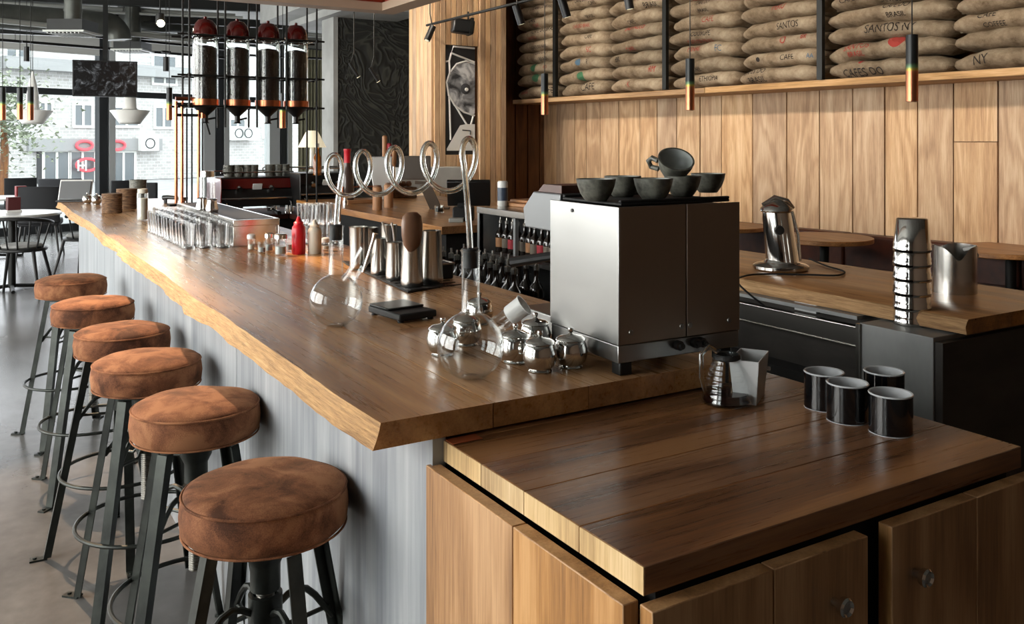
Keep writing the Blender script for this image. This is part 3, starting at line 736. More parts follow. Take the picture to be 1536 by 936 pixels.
# steel corner post
c0 = AX(1289, 1.70); c1 = AX(1400, 1.70)
ps = thing('steel_pedestal', 'grey steel clad pedestal at the counter end under the tumbler stack', 'pedestal', (0, 0, 0))
b = MB(); b.box(1.70, KX+.07, c1[1], c0[1], 0, KZ-.048); b.build('cladding', 'grey_panel', ps, bev=.002)
b = MB(); b.box(1.69, 1.702, c0[1]-.006, c0[1]+.006, 0, KZ-.05); b.build('edge_strip', 'steel', ps, smooth=0)
b = MB(); b.box(1.705, KX+.9, c1[1]-.025, c1[1]-.002, 0, KZ-.06); b.build('end_panel', 'dark_panel', ps, smooth=0)
# left back counter (till counter)
lc = thing('till_counter', 'wide oak till counter behind the bar holding the monitor and till', 'counter', (0, 0, 0))
LX = 1.745; ly0 = P(664, 340, KZ).y; LXE = 3.0
b = MB(); n = 6
for i in range(n): b.box(LX+(LXE-LX)*i/n, LX+(LXE-LX)*(i+1)/n-.001, ly0, 5.9, KZ-.045, KZ)
b.build('worktop', 'counter_wood', lc, bev=.002)
b = MB(); b.box(LX+.05, LXE-.05, ly0+.04, 5.88, 0, KZ-.045); b.build('carcass', 'matte_black', lc, smooth=0)
# espresso counter
ec = thing('espresso_counter', 'dark counter across the far end carrying the espresso machines', 'counter', (0, 0, 0))
b = MB(); b.box(1.05, 1.74, 6.1, 6.9, .81, .85); b.box(1.75, 2.9, 5.92, 6.9, .81, .85); b.build('worktop', noisy('dark_red_top', '#3a1c16', '#4a261c', 5, .7, 0, .05, Specular__IOR__Level=.15), ec, bev=.003)
b = MB(); b.box(1.08, 2.88, 6.12, 6.88, 0, .81); b.build('carcass', 'matte_black', ec, smooth=0)
# steel bottle cabinet
q0 = AX(720, LX); qz = 1.125
y1 = q0[1]+.02; y0b = 1.95+.05
bc = thing('bottle_cabinet', 'open stainless steel cabinet full of dark bottles behind the espresso grinder', 'cabinet', (0, 0, 0))
b = MB(); b.box(LX-.01, LX+.5, y0b, y1, qz-.035, qz); b.build('top', 'steel', bc, bev=.003)
b = MB(); b.box(LX-.005, LX+.02, y1-.02, y1, 0, qz-.035); b.box(LX+.46, LX+.49, y0b, y1, 0, qz-.035); b.box(LX, LX+.49, y0b, y0b+.02, 0, qz-.035); b.box(LX, LX+.49, y1-.02, y1, 0, qz-.035); b.box(LX+.02, LX+.04, (y1+y0b)/2+.05, (y1+y0b)/2+.07, .89, qz-.035); b.build('frame', 'grey_panel', bc, smooth=0)
b = MB(); b.box(LX+.01, LX+.46, y0b+.02, y1-.02, .865, .885); b.build('shelf', 'dark_panel', bc, smooth=0)
b = MB(); b.box(LX-.40, LX+.01, y0b+.02, y1+.1, .61, .63); b.build('speed_rail', 'dark_panel', bc, smooth=0)
b = MB(); b.box(LX-.40, LX-.02, y0b+.04, y1+.08, 0, .61); b.build('base', 'matte_black', bc, smooth=0)
# ================================================================== STOOLS
def make_stool():
    r = thing('bar_stool', '', 'bar stool'); SH = .795; R = .160
    b = MB()
    prof = [(0, SH+.004), (.06, SH+.004), (.12, SH-.001), (R-.016, SH-.007), (R-.005, SH-.012), (R+.001, SH-.019), (R-.001, SH-.023), (R+.003, SH-.030), (R+.006, SH-.055), (R+.003, SH-.083), (R-.008, SH-.094), (R-.03, SH-.098), (0, SH-.098)]
    b.lathe(prof, seg=64)
    for v in b.bm.verts:
        a = math.atan2(v.co.y, v.co.x); k = noise.noise(Vector((v.co.x*9, v.co.y*9, v.co.z*14)))
        rr = v.co.xy.length
        if rr > .1: v.co.x *= 1+.004*k; v.co.y *= 1+.004*k
        if v.co.z > SH-.02: v.co.z += .0035*noise.noise(Vector((v.co.x*11, v.co.y*11, 2)))
    seat = b.build('seat', 'suede', r, smooth=80)
    b = MB(); b.tube(circ(R+.0005, 64, SH-.0185), .0030, 8, closed=True); b.tube(circ(R+.001, 64, SH-.0905), .0024, 8, closed=True); b.build('piping', 'suede', seat, smooth=80)
    b = MB(); b.lathe([(0, SH-.100), (.125, SH-.100), (.125, SH-.106), (.045, SH-.106), (.040, SH-.15), (.030, SH-.17), (.030, SH-.22), (0, SH-.22)], seg=32); b.build('seat_plate', 'leg_steel', r)
    b = MB(); z = .34; pr = [(0, z)]
    while z < SH-.2: pr += [(.0155, z), (.019, z+.003), (.0155, z+.006)]; z += .006
    pr.append((0, z)); b.lathe(pr, seg=20); b.build('screw_column', 'screw', r, smooth=20)
    b = MB(); b.lathe([(.024, SH-.30), (.034, SH-.30), (.034, SH-.23), (.024, SH-.23)], seg=24, closed=True)
    for k in range(4):
        a = pi/4+k*pi/2; c, s = cos(a), sin(a)
        pts = []
        for f in [i/6 for i in range(7)]: pts.append((c*(.03+.122*f), s*(.03+.122*f), SH-.262+.035*sin(f*pi*1.2)-.045*f))
        b.tube(pts, .007, 8)
    b.build('collar', 'leg_steel', r)
    for k in range(4):
        a = pi/4+k*pi/2; c, s = cos(a), sin(a); b = MB()
        top = Vector((.118*c, .118*s, SH-.112)); bot = Vector((.25*c, .25*s, .006)); tn = Vector((-s, c, 0)); rd = Vector((c, s, 0))
        def bar(p, q, w, th, ofs=0):
            vs = []
            for e in (p, q):
                for (i, j) in ((-1, -1), (1, -1), (1, 1), (-1, 1)): vs.append(b.bm.verts.new(e+tn*(i*w/2)+rd*(j*th/2+ofs)))
            for f in ((0, 1, 2, 3), (7, 6, 5, 4), (0, 4, 5, 1), (1, 5, 6, 2), (2, 6, 7, 3), (3, 7, 4, 0)): b.bm.faces.new([vs[i] for i in f])
        bar(top, bot, .030, .004, .006)
        # return flange of the angle iron
        vs = []
        for e in (top, bot):
            for (i, j) in ((.011, -.016), (.015, -.016), (.015, .006), (.011, .006)): vs.append(b.bm.verts.new(e+tn*i+rd*j))
        for f in ((0, 1, 2, 3), (7, 6, 5, 4), (0, 4, 5, 1), (1, 5, 6, 2), (2, 6, 7, 3), (3, 7, 4, 0)): b.bm.faces.new([vs[i] for i in f])
        bar(top+Vector((0, 0, .002)), top-rd*.09+Vector((0, 0, .004)), .028, .004)
        bt = b.build('leg', 'leg_steel', r, smooth=0, bev=.001)
        f = MB(); f.obox(bot+rd*.024+Vector((0, 0, -.003)), a, .055, .030, .006); f.tube([bot+rd*.035+Vector((0, 0, 0)), bot+rd*.035+Vector((0, 0, .006))], .007, 8); f.build('foot_plate', 'leg_steel', bt)
    b = MB(); zr = .28; t = (SH-.112-zr)/(SH-.118); rr = .118+(.25-.118)*t+.012
    b.tube(circ(rr, 56, zr), .0065, 8, closed=True); b.build('foot_ring', 'leg_steel', r)
    b = MB(); zr = .49; t = (SH-.112-zr)/(SH-.118); rr = .118+(.25-.118)*t-.012
    for k in range(4):
        a = pi/4+k*pi/2; b.tube([(rr*cos(a), rr*sin(a), zr), (.05*cos(a), .05*sin(a), SH-.31), (.03*cos(a), .03*sin(a), SH-.29)], .005, 8)
    b.build('brace', 'leg_steel', r); return r
st_px = [(398, 727), (295, 604), (221, 540), (184, 496), (140, 455), (107, 420)]
st_lb = ['brown suede bar stool nearest the camera, cut off by the bottom edge', 'second nearest brown suede bar stool, its whole seat showing', 'third nearest brown suede bar stool, between the second nearest and the golden topped one',
         'third farthest brown suede bar stool, its top lit golden', 'second farthest brown suede bar stool in the row', 'farthest brown suede bar stool, beside the far tables']
rz_ = [-.62, -.12, .02, .75, .0, .2]
s0 = make_stool()
for i, (px, py) in enumerate(st_px):
    q = P(px, py-3, .787); o = s0 if i == 0 else dup(s0)
    o.location = (min(q.x, -.066), q.y, 0); o.rotation_euler.z = rz_[i]; o['label'] = st_lb[i]; o['group'] = 'brown suede bar stools along the bar'
# ================================================================== HANGING BEAN SILOS
def make_silo():
    r = thing('bean_silo', '', 'silo'); R = .088
    b = MB(); b.lathe([(R-.002, .50), (R-.003, .535), (R-.014, .58), (R-.04, .612), (.012, .622), (.012, .635), (0, .64)], seg=28); b.build('dome_lid', 'red_glass', r)
    b = MB(); b.lathe([(R, .02), (R, .48), (R+.006, .485), (R+.006, .5), (R-.004, .5), (R-.004, .02)], seg=28, closed=True); b.build('glass_tube', 'glass', r)
    b = MB(); b.lathe([(0, .02), (R-.006, .02), (R-.006, .405), (R-.03, .42), (0, .43)], seg=28); b.build('coffee_beans', 'beans', r)
    b = MB(); b.lathe([(R-.01, -.01), (R+.008, -.01), (R+.008, .035), (R-.01, .035)], seg=28, closed=True)
    b.build('copper_ring', 'copper', r)
    b = MB(); b.lathe([(R+.002, -.01), (R-.01, -.03), (.03, -.075), (.02, -.085), (.02, -.13), (.03, -.14), (0, -.14)], seg=24); b.tube([(.02, 0, -.11), (.07, 0, -.10)], .007, 8); b.build('hopper', 'black', r); return r
s0 = make_silo(); names = ['leftmost of the four hanging glass coffee bean silos with a red dome', 'second from the left of the four red domed bean silos', 'third from the left of the four red domed bean silos', 'rightmost of the four hanging glass coffee bean silos']
sy = 5.33; sx = [AY(p, sy)[0] for p in (308, 356, 402, 444)]
zb = ZT(156, AY(308, sy)[2])
for i, x in enumerate(sx):
    o = s0 if i == 0 else dup(s0); o.location = (x, sy, zb); o['label'] = names[i]; o['group'] = 'hanging coffee bean silos'
fr = thing('silo_frame', 'black rod frame holding the four hanging bean silos', 'frame', (0, 0, 0))
b = MB()
xr = [sx[0]-.135]+[(a+c)/2 for a, c in zip(sx, sx[1:])]+[sx[3]+.125]
for k, x in enumerate(xr):
    for dy in (-.115, .115):
        b.tube([(x, sy+dy, zb-.17 if k not in (0, 4) else zb-.75 if k == 4 else zb-.02), (x, sy+dy, CEIL)], .0075, 8)
b.build('vertical_rod', 'dark_metal', fr)
b = MB()
for z in (zb+.49, zb+.20, zb-.02):
    for dy in (-.115, .115): b.tube([(xr[0]-.08, sy+dy, z), (xr[-1]+.06, sy+dy, z)], .007, 8)
    for x in xr: b.tube([(x, sy-.12, z), (x, sy+.12, z)], .006, 6)
b.build('cross_rod', 'dark_metal', fr)
b = MB()
for x in xr:
    for z in (zb+.49, zb+.20, zb-.02):
        for dy in (-.115, .115): b.lathe([(0, -.012), (.013, -.012), (.013, .012), (0, .012)], c=(x, sy+dy, z), seg=10)
b.build('clamp', 'dark_metal', fr)
# copper column stand
q = AY(285, 5.32); cs = thing('copper_pipe_stand', 'tall copper and black pipe stand on the far end of the bar', 'stand', (q[0], 5.32, BZ))
zt = ZT(152, q[2])-BZ
b = MB()
for dx in (-.095, -.055, .06): b.tube([(dx, 0, 0), (dx, 0, zt)], .011, 10)
b.tube([(.09, 0, zt-.12), (.09, 0, zt+.04)], .02, 12); b.tube([(-.09, .05, zt+.02), (.09, .05, zt+.02)], .014, 10); b.build('copper_pipe', 'copper', cs)
b = MB()
for dx in (-.02, .015, .09): b.tube([(dx, .01, 0), (dx, .01, zt-.05)], .006, 8)
for z in (zt-.03, zt-.11): b.box(-.10, .10, -.01, .03, z, z+.02)
b.obox((0, 0, .008), 0, .30, .12, .016); b.tube([(.1, 0, zt-.1), (.14, 0, zt-.24)], .006, 6); b.build('rod', 'dark_metal', cs)
# ================================================================== PENDANT TUBES
def make_pend():
    r = thing('pendant_lamp', '', 'pendant lamp')
    b = MB(); b.lathe([(0, .0), (.031, 0), (.031, .35), (0, .35)], seg=24); b.build('tube', 'pend', r)
    b = MB(); b.lathe([(0, -.001), (.022, -.001), (.022, -.004), (0, -.004)], seg=16); b.build('lamp', 'tan', r)
    b = MB(); b.tube([(0, 0, .35), (0, 0, CEIL-1.69)], .0035, 6); b.build('cord', 'dark_metal', r)
    b = MB(); b.lathe([(0, 0), (.05, 0), (.05, .03), (0, .03)], c=(0, 0, CEIL-1.69-.03), seg=16); b.build('ceiling_rose', 'dark_metal', r); return r
p0 = make_pend(); first = True
pend = [(817, 172, 7.6, 'half black half copper tube pendant by the left end of the sacks'), (1035, 165, 6.1, 'half black half copper tube pendant hanging at the middle of the plank wall'), (1368, 152, 4.7, 'largest half copper tube pendant, rightmost before the plank wall'),
        (4, 180, 9.6, 'copper tipped tube pendant at the left edge of the picture'), (30, 179, 10.0, 'second copper tipped tube pendant from the left edge'), (46, 180, 9.4, 'third copper tipped tube pendant from the left, in front of a white lamp'), (254, 180, 9.6, 'copper tipped tube pendant just left of the copper pipe stand'), (424, 192, 9.0, 'small copper tipped tube pendant under the bean silos')]
for px, py, t, lb in pend:
    q = D(px, py, t); o = p0 if first else dup(p0); first = False; o.location = q; o['label'] = lb; o['group'] = 'tube pendants'
# white bell pendants near the window
def make_bell():
    r = thing('bell_pendant', '', 'pendant lamp')
    b = MB(); b.lathe([(.13, 0), (.15, .03), (.25, .17), (.255, .185), (.10, .20), (.085, .22), (.075, .40), (.05, .55), (.01, .72), (0, .72)], seg=36); o = b.build('shade', 'shade_white', r)
    m = o.modifiers.new('solid', 'SOLIDIFY'); m.thickness = .006
    b = MB(); b.tube([(0, 0, .72), (0, 0, CEIL-1.66)], .005, 6); b.build('cord', 'dark_metal', r); return r
p0 = make_bell()
for i, (px, t, lb) in enumerate([(49, 12.2, 'white bell shaped pendant lamp at the far left window'), (195, 12.2, 'white bell shaped pendant lamp in front of the television edge')]):
    q = D(px, 186, t); o = p0 if i == 0 else dup(p0); o.location = q; o['label'] = lb; o['group'] = 'white bell pendants'
# television
q = D(158, 118, 11.6); tv = thing('television', 'flat television with a grey swirling picture hanging before the window', 'television', q, .0-radians(8))
b = MB(); b.box(-.385, .385, 0, .05, -.235, .235); b.build('casing', 'black', tv, bev=.004)
b = MB(); b.box(-.37, .37, -.003, .0, -.22, .22); b.build('screen', 'screen', tv, smooth=0)
b = MB(); b.box(-.03, .03, .05, .09, -.1, CEIL-q.z); b.build('ceiling_arm', 'dark_metal', tv, smooth=0)
# ================================================================== BURLAP SACKS
posts = [WU(p, .49)[0] for p in (832, 997, 1230)]
for i, u in enumerate(posts):
    q = WA+WY*u; b = MB(); b.box(-.50, -.46, -.025, .025, SHZ+.055, CEIL); b.box(-.50, .0, -.012, .012, CEIL-.05, CEIL)
    o = b.build('rack_post', 'dark_metal', loc=q, smooth=0); o.rotation_euler.z = WR
    tag(o, 'dark steel upright between the burlap sacks, %s of three' % ('leftmost', 'middle', 'rightmost')[i], 'post', 'steel uprights between the sacks')
PR = .135
inks = ['burlap_print', 'red_print', 'green_print', 'blue_print']
WORDS = ['CAFE DO BRASIL', 'BRASIL', 'CAFE', 'SANTOS', 'CAFES DO BRASIL', 'SANTOS NY', 'DO BRASIL', 'CAFE BRASIL']
def auto_print(sd):
    rg = random.Random(sd); o = []
    if rg.random() < .85: o.append((rg.choice(WORDS), rg.uniform(.038, .06), rg.uniform(-.18, .18), rg.uniform(-.01, .03), rg.choice([0, 0, 0, 1, 1, 3])))
    if rg.random() < .6: o.append((rg.choice(WORDS[1:4]), rg.uniform(.035, .05), rg.uniform(-.2, .2), -.035, rg.choice([0, 0, 1])))
    return o
def make_sack(L, seed, Hh=.155, Dp=.24, print_=None, name=''):
    NU, NV = 34, 20; b = MB(); rows = []
    sk = noise.noise(Vector((seed*3.3, 1, 1)))
    def shape(x, ang):
        s = 2*x/L; e = max(0, 1-abs(s)**8)**.55; h = Hh/2*(.16+.84*e)
        dd = Dp*(.72+.28*e)
        c, sn = cos(ang), sin(ang)
        yy = dd*math.copysign(abs(c)**.75, c); zz = h*math.copysign(abs(sn)**.85, sn)
        zz += Hh/2+.012*sin(s*2.2+seed)*(1 if print_ is None else .4)-.022*abs(s)**3
        p = Vector((x, yy, zz)); n = noise.noise(Vector((x*6+seed*7, yy*5, zz*9)))*.026+noise.noise(Vector((x*22+seed, yy*16, zz*30)))*.0035
        wr = .004*sin(x*60+3*noise.noise(Vector((x*8, seed, 0))))*abs(s)**2
        return p+Vector((0, c, sn))*(n+wr)
    for i in range(NU+1):
        s = -1+2*i/NU; x = L/2*(math.copysign(abs(s)**.85, s))
        rows.append([b.bm.verts.new(shape(x, 2*pi*k/NV)) for k in range(NV)])
    for i in range(NU):
        for k in range(NV):
            q = (k+1) % NV; b.bm.faces.new((rows[i][k], rows[i+1][k], rows[i+1][q], rows[i][q]))
    b.bm.faces.new(rows[0]); b.bm.faces.new(rows[-1][::-1])
    for sg in (-1, 1):   # tied ear
        b.tube([(sg*(L/2-.01), -.03, Hh*.30), (sg*(L/2+.018), -.02, Hh*.28), (sg*(L/2+.03), .0, Hh*.31)], [.02, .012, .02], 6)
    o = b.build('burlap_sack', 'burlap', smooth=80)
    # seam line
    b = MB(); pts = []
    for i in range(3, NU-2):
        x = L/2*(-1+2*i/NU); pts.append(shape(x, pi*1.5-.9))
    if print_:
        for (txt, size, xo, zo, mi) in print_:
            if txt == '@':
                me = bpy.data.meshes.new('blob'); bb = MB(); n = 18
                f = [bb.bm.verts.new((size*(1+.3*noise.noise(Vector((k, seed, 0))))*cos(2*pi*k/n), size*.8*sin(2*pi*k/n), 0)) for k in range(n)]
                c = bb.bm.verts.new((0, 0, 0))
                for k in range(n): bb.bm.faces.new((c, f[k], f[(k+1) % n]))
                bb.bm.to_mesh(me); bb.bm.free()
            else: me = text_mesh(txt, size)
            bb = bmesh.new(); bb.from_mesh(me); bpy.data.meshes.remove(me)
            bmesh.ops.triangulate(bb, faces=bb.faces)
            for _ in range(1):
                bmesh.ops.subdivide_edges(bb, edges=[e for e in bb.edges if e.calc_length() > .02], cuts=1, use_grid_fill=False)
            for v in bb.verts:
                x = v.co.x+xo; z = v.co.y+zo   # z relative to mid height
                ang = math.asin(max(-.97, min(.97, z/(Hh/2)/.96)))
                a = pi*1-ang if False else ang
                p = shape(max(-L/2*.97, min(L/2*.97, x)), pi+(-1)*(ang) if ang >= 0 else pi-ang)
                v.co = p+Vector((-.004, 0, .001)) if False else p+(Vector((0, cos(pi-ang), sin(pi-ang)*.6))*.0035)
            me = bpy.data.meshes.new('print'); bb.to_mesh(me); bb.free(); me.materials.append(M[inks[mi]])
            po = bpy.data.objects.new('print', me); COL.objects.link(po); po.parent = o
    return o
bays = [(UEND-.02, posts[0], 1, 9, 'left of the leftmost post'), (posts[0], posts[1], 2, 8, 'between left and middle posts'), (posts[1], posts[2], 2, 7, 'between middle and right posts'),
        (posts[2], posts[2]-3.15, 3, 6, 'right of the rightmost post')]
ords = ['bottom', 'second', 'third', 'fourth', 'fifth', 'sixth', 'seventh', 'eighth', 'ninth']
prints = {(1, 0, 0): [('CAFE', .09, .1, .0, 0)], (0, 0, 2): [('@', .05, -.02, .01, 2), ('RIO', .04, .2, 0, 1)], (0, 0, 3): [('CAFE DO', .05, .1, .03, 0), ('BRASIL', .05, .15, -.03, 0)], (0, 0, 1): [('@', .06, .0, .02, 2)], (0, 0, 0): [('BRASIL', .05, -.2, .01, 1), ('CAFE', .08, .25, 0, 0)],
          (0, 0, 4): [('CAFE DO BRASIL', .04, .1, -.02, 0)], (1, 0, 1): [('@', .055, -.02, -.015, 2)], (1, 0, 2): [('@', .04, -.05, .01, 3), ('R', .05, .12, 0, 0)], (1, 0, 3): [('SC', .07, .1, 0, 1)], (1, 1, 1): [('RM', .07, .22, .01, 1)], (1, 1, 2): [('BR', .06, -.25, .0, 0)],
          (1, 0, 5): [('CAFE DO BRASIL', .04, 0, 0, 1)], (1, 1, 4): [('SAO PAULO', .05, 0, .02, 1)], (1, 1, 6): [('CAFE DO', .065, .15, .035, 0), ('BRASIL', .065, .2, -.03, 0)], (1, 1, 0): [('K', .06, -.1, 0, 1)],
          (2, 0, 2): [('MINAS', .05, -.1, .01, 1), ('FC', .07, .2, 0, 3)], (2, 0, 3): [('COOXUPE', .05, -.02, .01, 0), ('CAFE DO BRASIL', .04, -.05, -.05, 1)], (2, 1, 0): [('CAFES DO', .05, -.25, .03, 0), ('BRASIL', .06, -.22, -.03, 0)], (2, 1, 1): [('@', .02, -.2, 0, 0), ('CAFE', .05, .1, 0, 0), ('AA', .05, .32, .0, 3)],
          (2, 1, 2): [('O', .07, .05, .01, 1), ('BR', .05, .25, .02, 1)], (2, 1, 4): [('PERU', .06, .0, .02, 1)], (2, 0, 5): [('CAFE DO', .04, 0, .03, 0), ('BRASIL', .04, 0, -.03, 0)], (2, 0, 0): [('ETHIOPIA', .05, .1, 0, 0)],
          (3, 0, 0): [('CAFES DO', .075, -.18, -.03, 0), ('@', .018, -.2, .04, 1)], (3, 0, 1): [('SANTOS', .06, -.22, .03, 1), ('BRASIL', .05, -.22, -.02, 1), ('@', .07, .12, .05, 1)], (3, 0, 2): [('SANTOS NY', .075, .05, .01, 0)], (3, 0, 3): [('CAFE DO', .05, .1, .035, 0), ('BRASIL', .05, .1, -.025, 0)],
          (3, 1, 0): [('NY', .08, -.3, .0, 0), ('CAFE', .07, .1, 0, 0), ('DO BR', .07, .35, 0, 0)], (3, 1, 1): [('@', .03, .35, .01, 1)], (3, 1, 2): [('CAFE', .055, -.25, .03, 0), ('COFFEE', .045, -.2, -.03, 0), ('BRASIL', .06, .12, .02, 0)], (3, 1, 3): [('BRASIL', .055, .1, .0, 0)]}
for bi, (ua, ub, n, rows, where) in enumerate(bays):
    Lt = ua-ub
    for r in range(rows):
        for k in range(n):
            w = Lt/n; jo = .05*noise.noise(Vector((bi*5, r*2.7, 3))) if n > 1 else 0
            L = w-.035+(.05 if (r+k) % 2 else -.02); seed = bi*31+r*7+k*3+1
            uc = ua-w*(k+.5)+(jo if n > 1 else 0)+(.015 if k else -.0)
            o = make_sack(min(L, 1.02), seed, .152, print_=prints.get((bi, k, r)) or auto_print(seed))
            q = WA+WY*uc-WX*(.215+.02*noise.noise(Vector((seed, 0, 5)))); o.location = (q.x, q.y, SHZ+.056+r*PR+(.003 if r else .0))
            o.rotation_euler = (0, radians(random.uniform(-2.2, 2.2)), WR-pi/2+radians(random.uniform(-2, 2)))
            side = ['', 'sack', 'left of two', 'left of three'][n] if k == 0 else ('right of two' if n == 2 else ['', 'middle of three', 'right of three'][k])
            rowt = 'bottom row' if r == 0 else 'top row' if r == rows-1 else '%s row up' % ords[r]
            lb = 'burlap sack %s, %s%s' % (where, rowt, '' if n == 1 else ', '+side)
            tag(o, lb, 'sack', 'burlap coffee sacks on the shelf')
# ================================================================== BANQUETTE AND TABLES
bq = thing('banquette', 'dark brown leather banquette along the foot of the plank wall', 'bench', WA, WR)
zt = ZT(362, WU(1430)[1])
b = MB(); u = UEND-.1
while u > -5: b.box(-.16, -.015, u-1.395, u, .42, zt); u -= 1.4
b.build('backrest', 'leather', bq, bev=.02)
b = MB(); u = UEND-.1
while u > -5: b.box(-.62, -.02, u-1.395, u, .30, .45); u -= 1.4
b.build('seat', 'leather', bq, bev=.02)
b = MB(); b.box(-.58, -.02, -5, UEND-.1, 0, .30); b.build('plinth', 'matte_black', bq, smooth=0)
def rtable(c, rx_, ry_, top, lb):
    r = thing('round_table', lb, 'table', (c.x, c.y, 0))
    b = MB(); n = 48
    b.prism([(rx_*cos(2*pi*i/n), ry_*sin(2*pi*i/n)) for i in range(n)], top-.035, top); b.build('tabletop', 'table_wood', r, bev=.004, smooth=30)
    b = MB(); b.tube([(0, 0, .02), (0, 0, top-.035)], .035, 16); b.build('pedestal', 'dark_metal', r)
    b = MB(); b.lathe([(0, .025), (.2, .02), (.21, 0), (0, 0)], seg=28); b.build('base', 'dark_metal', r)
TT = .73
a = P(1306, 355, TT); rtable(a-RT*.36, .36, .36, TT, 'round oak table just right of the citrus press')
a = P(1420, 371, TT); rtable(a+RT*.42+FW*-.05, .42, .36, TT, 'round oak table by the banquette at the right edge')
a = P(1148, 338, TT); rtable(a-RT*.34, .34, .34, TT, 'round oak table half hidden behind the steel espresso grinder')
# ================================================================== WHITE TABLES AND CHAIRS BY THE WINDOW
def wtable(c, r0, lb):
    r = thing('white_table', lb, 'table', (c.x, c.y, 0))
    b = MB(); b.lathe([(0, .735), (r0, .735), (r0+.004, .745), (r0, .76), (0, .76)], seg=40); b.build('tabletop', plain('white_tabletop', '#d6d6d4', .3), r)
    b = MB(); b.tube([(0, 0, .02), (0, 0, .735)], .035, 12); b.build('pedestal', 'dark_metal', r)
    b = MB()
    for k in range(4): b.tube([(0, 0, .04), (.3*cos(k*pi/2), .3*sin(k*pi/2), .015)], .018, 8)
    b.build('base', 'dark_metal', r)
wtable(P(18, 319, .76), .44, 'round white table at the left edge behind the black spindle chair')
wtable(P(-8, 296, .76), .42, 'far round white table by the window at the left edge')
def windsor(c, rz, lb):
    r = thing('spindle_chair', lb, 'chair', (c.x, c.y, 0), rz)
    b = MB(); n = 24; b.prism([(.22*cos(2*pi*i/n)*(1.05), .21*sin(2*pi*i/n)) for i in range(n)], .43, .46); b.build('seat', 'black', r, bev=.01)
    b = MB(); b.lathe([(0, .461), (.17, .461), (.19, .475), (.17, .495), (0, .50)], seg=28); b.build('cushion', plain('pale_grey_cushion', '#9a9a98', .8), r)
    for sx_ in (-1, 1):
        for sy_ in (-1, 1):
            b = MB(); b.tube([(sx_*.15, sy_*.14, .44), (sx_*.23, sy_*.23, 0)], [.018, .012], 8); b.build('leg', 'black', r)
    arc = [(.27*sin(a), -.25*cos(a)) for a in [(-1.75+3.5*i/24) for i in range(25)]]
    pts = [(x, y, .70+.05*cos((-1.75+3.5*i/24))) for i, (x, y) in enumerate(arc)]
    b = MB(); b.tube(pts, .018, 8); b.build('top_rail', 'black', r)
    b = MB()
    for i in range(1, 24, 3):
        x, y, z = pts[i]; b.tube([(x*.72, y*.74, .45), (x, y, z)], .008, 6)
    b.build('spindles', 'black', r, smooth=60)
windsor(P(40, 441, 0)-FW*.1, -.35, 'black spindle back chair with grey cushion in front of the white table')
q = P(128, 420, 0); windsor(q, .9, 'black spindle back chair half hidden behind the bar corner')
def uchair(c, rz, lb, wide=.52, col='#26272a'):
    r = thing('upholstered_chair', lb, 'chair', (c.x, c.y, 0), rz)
    m = plain('charcoal_upholstery', col, .85)
    b = MB(); n = 14; pts = [(wide/2*sin(-1.3+2.6*i/n)/sin(1.3), -.26+.09*(1-cos(-1.3+2.6*i/n))) for i in range(n+1)]
    b.prism(pts+[(p[0]*.9, p[1]+.05) for p in pts[::-1]], .44, .90); b.build('backrest', m, r, bev=.015)
    b = MB(); b.box(-wide/2+.02, wide/2-.02, -.20, .24, .40, .48); b.build('seat', m, r, bev=.02)
    for sx_ in (-1, 1):
        for sy_ in (-1, 1):
            b = MB(); b.tube([(sx_*(wide/2-.06), sy_*.18, .41), (sx_*(wide/2-.01), sy_*.23, 0)], [.016, .010], 8); b.build('leg', 'tan' if False else 'black', r)
    return r
def chair_at(px, py_top, t, rz, lb, **k):
    q = D(px, HZ, t); uchair(q, rz, lb, **k)
chair_at(61, 290, 11.3, -.2, 'charcoal upholstered chair just beyond the white table', wide=.50)
chair_at(26, 278, 13.8, .2, 'charcoal upholstered chair at the window, left of the others', wide=.46)
chair_at(99, 272, 13.6, -.5, 'charcoal upholstered chair by the window behind the menu stand', wide=.66)
chair_at(180, 280, 13.0, .3, 'charcoal upholstered chair seen beyond the coaster stacks', wide=.44)
chair_at(232, 278, 12.4, -.9, 'dark chair by the window left of the copper pipe stand', wide=.42)
for px, py, lb, c in ((20, 318, 'small dark red menu box on the near white table', '#4a1a1c'), (31, 297, 'small red and white box on the far white table', '#8a3030')):
    q = P(px, py, .76); r = thing('menu_box', lb, 'box', q, .3)
    b = MB(); b.box(-.06, .06, -.03, .03, 0, .15); b.build('box', plain('menu_box_'+c[1:3], c, .5), r, bev=.003)
    b = MB(); b.box(-.068, .068, -.035, .035, 0, .02); b.build('foot', 'white_paint', r, smooth=0)
# ================================================================== THINGS ON THE BAR
def lathe_thing(name, lb, cat, loc, parts, group=None, seg=28, rz=0):
    r = thing(name, lb, cat, loc, rz, group)
    for nm, mat, prof, closed in parts:
        b = MB(); b.lathe(prof, seg=seg, closed=closed); b.build(nm, mat, r, smooth=40)
    return r
def wall2(R, H, th=.002, base=.006, top=None):   # hollow vessel profile
    T = R if top is None else top
    return [(0, 0), (R, 0), (T, H), (T-th, H), (R-th, base), (0, base)]
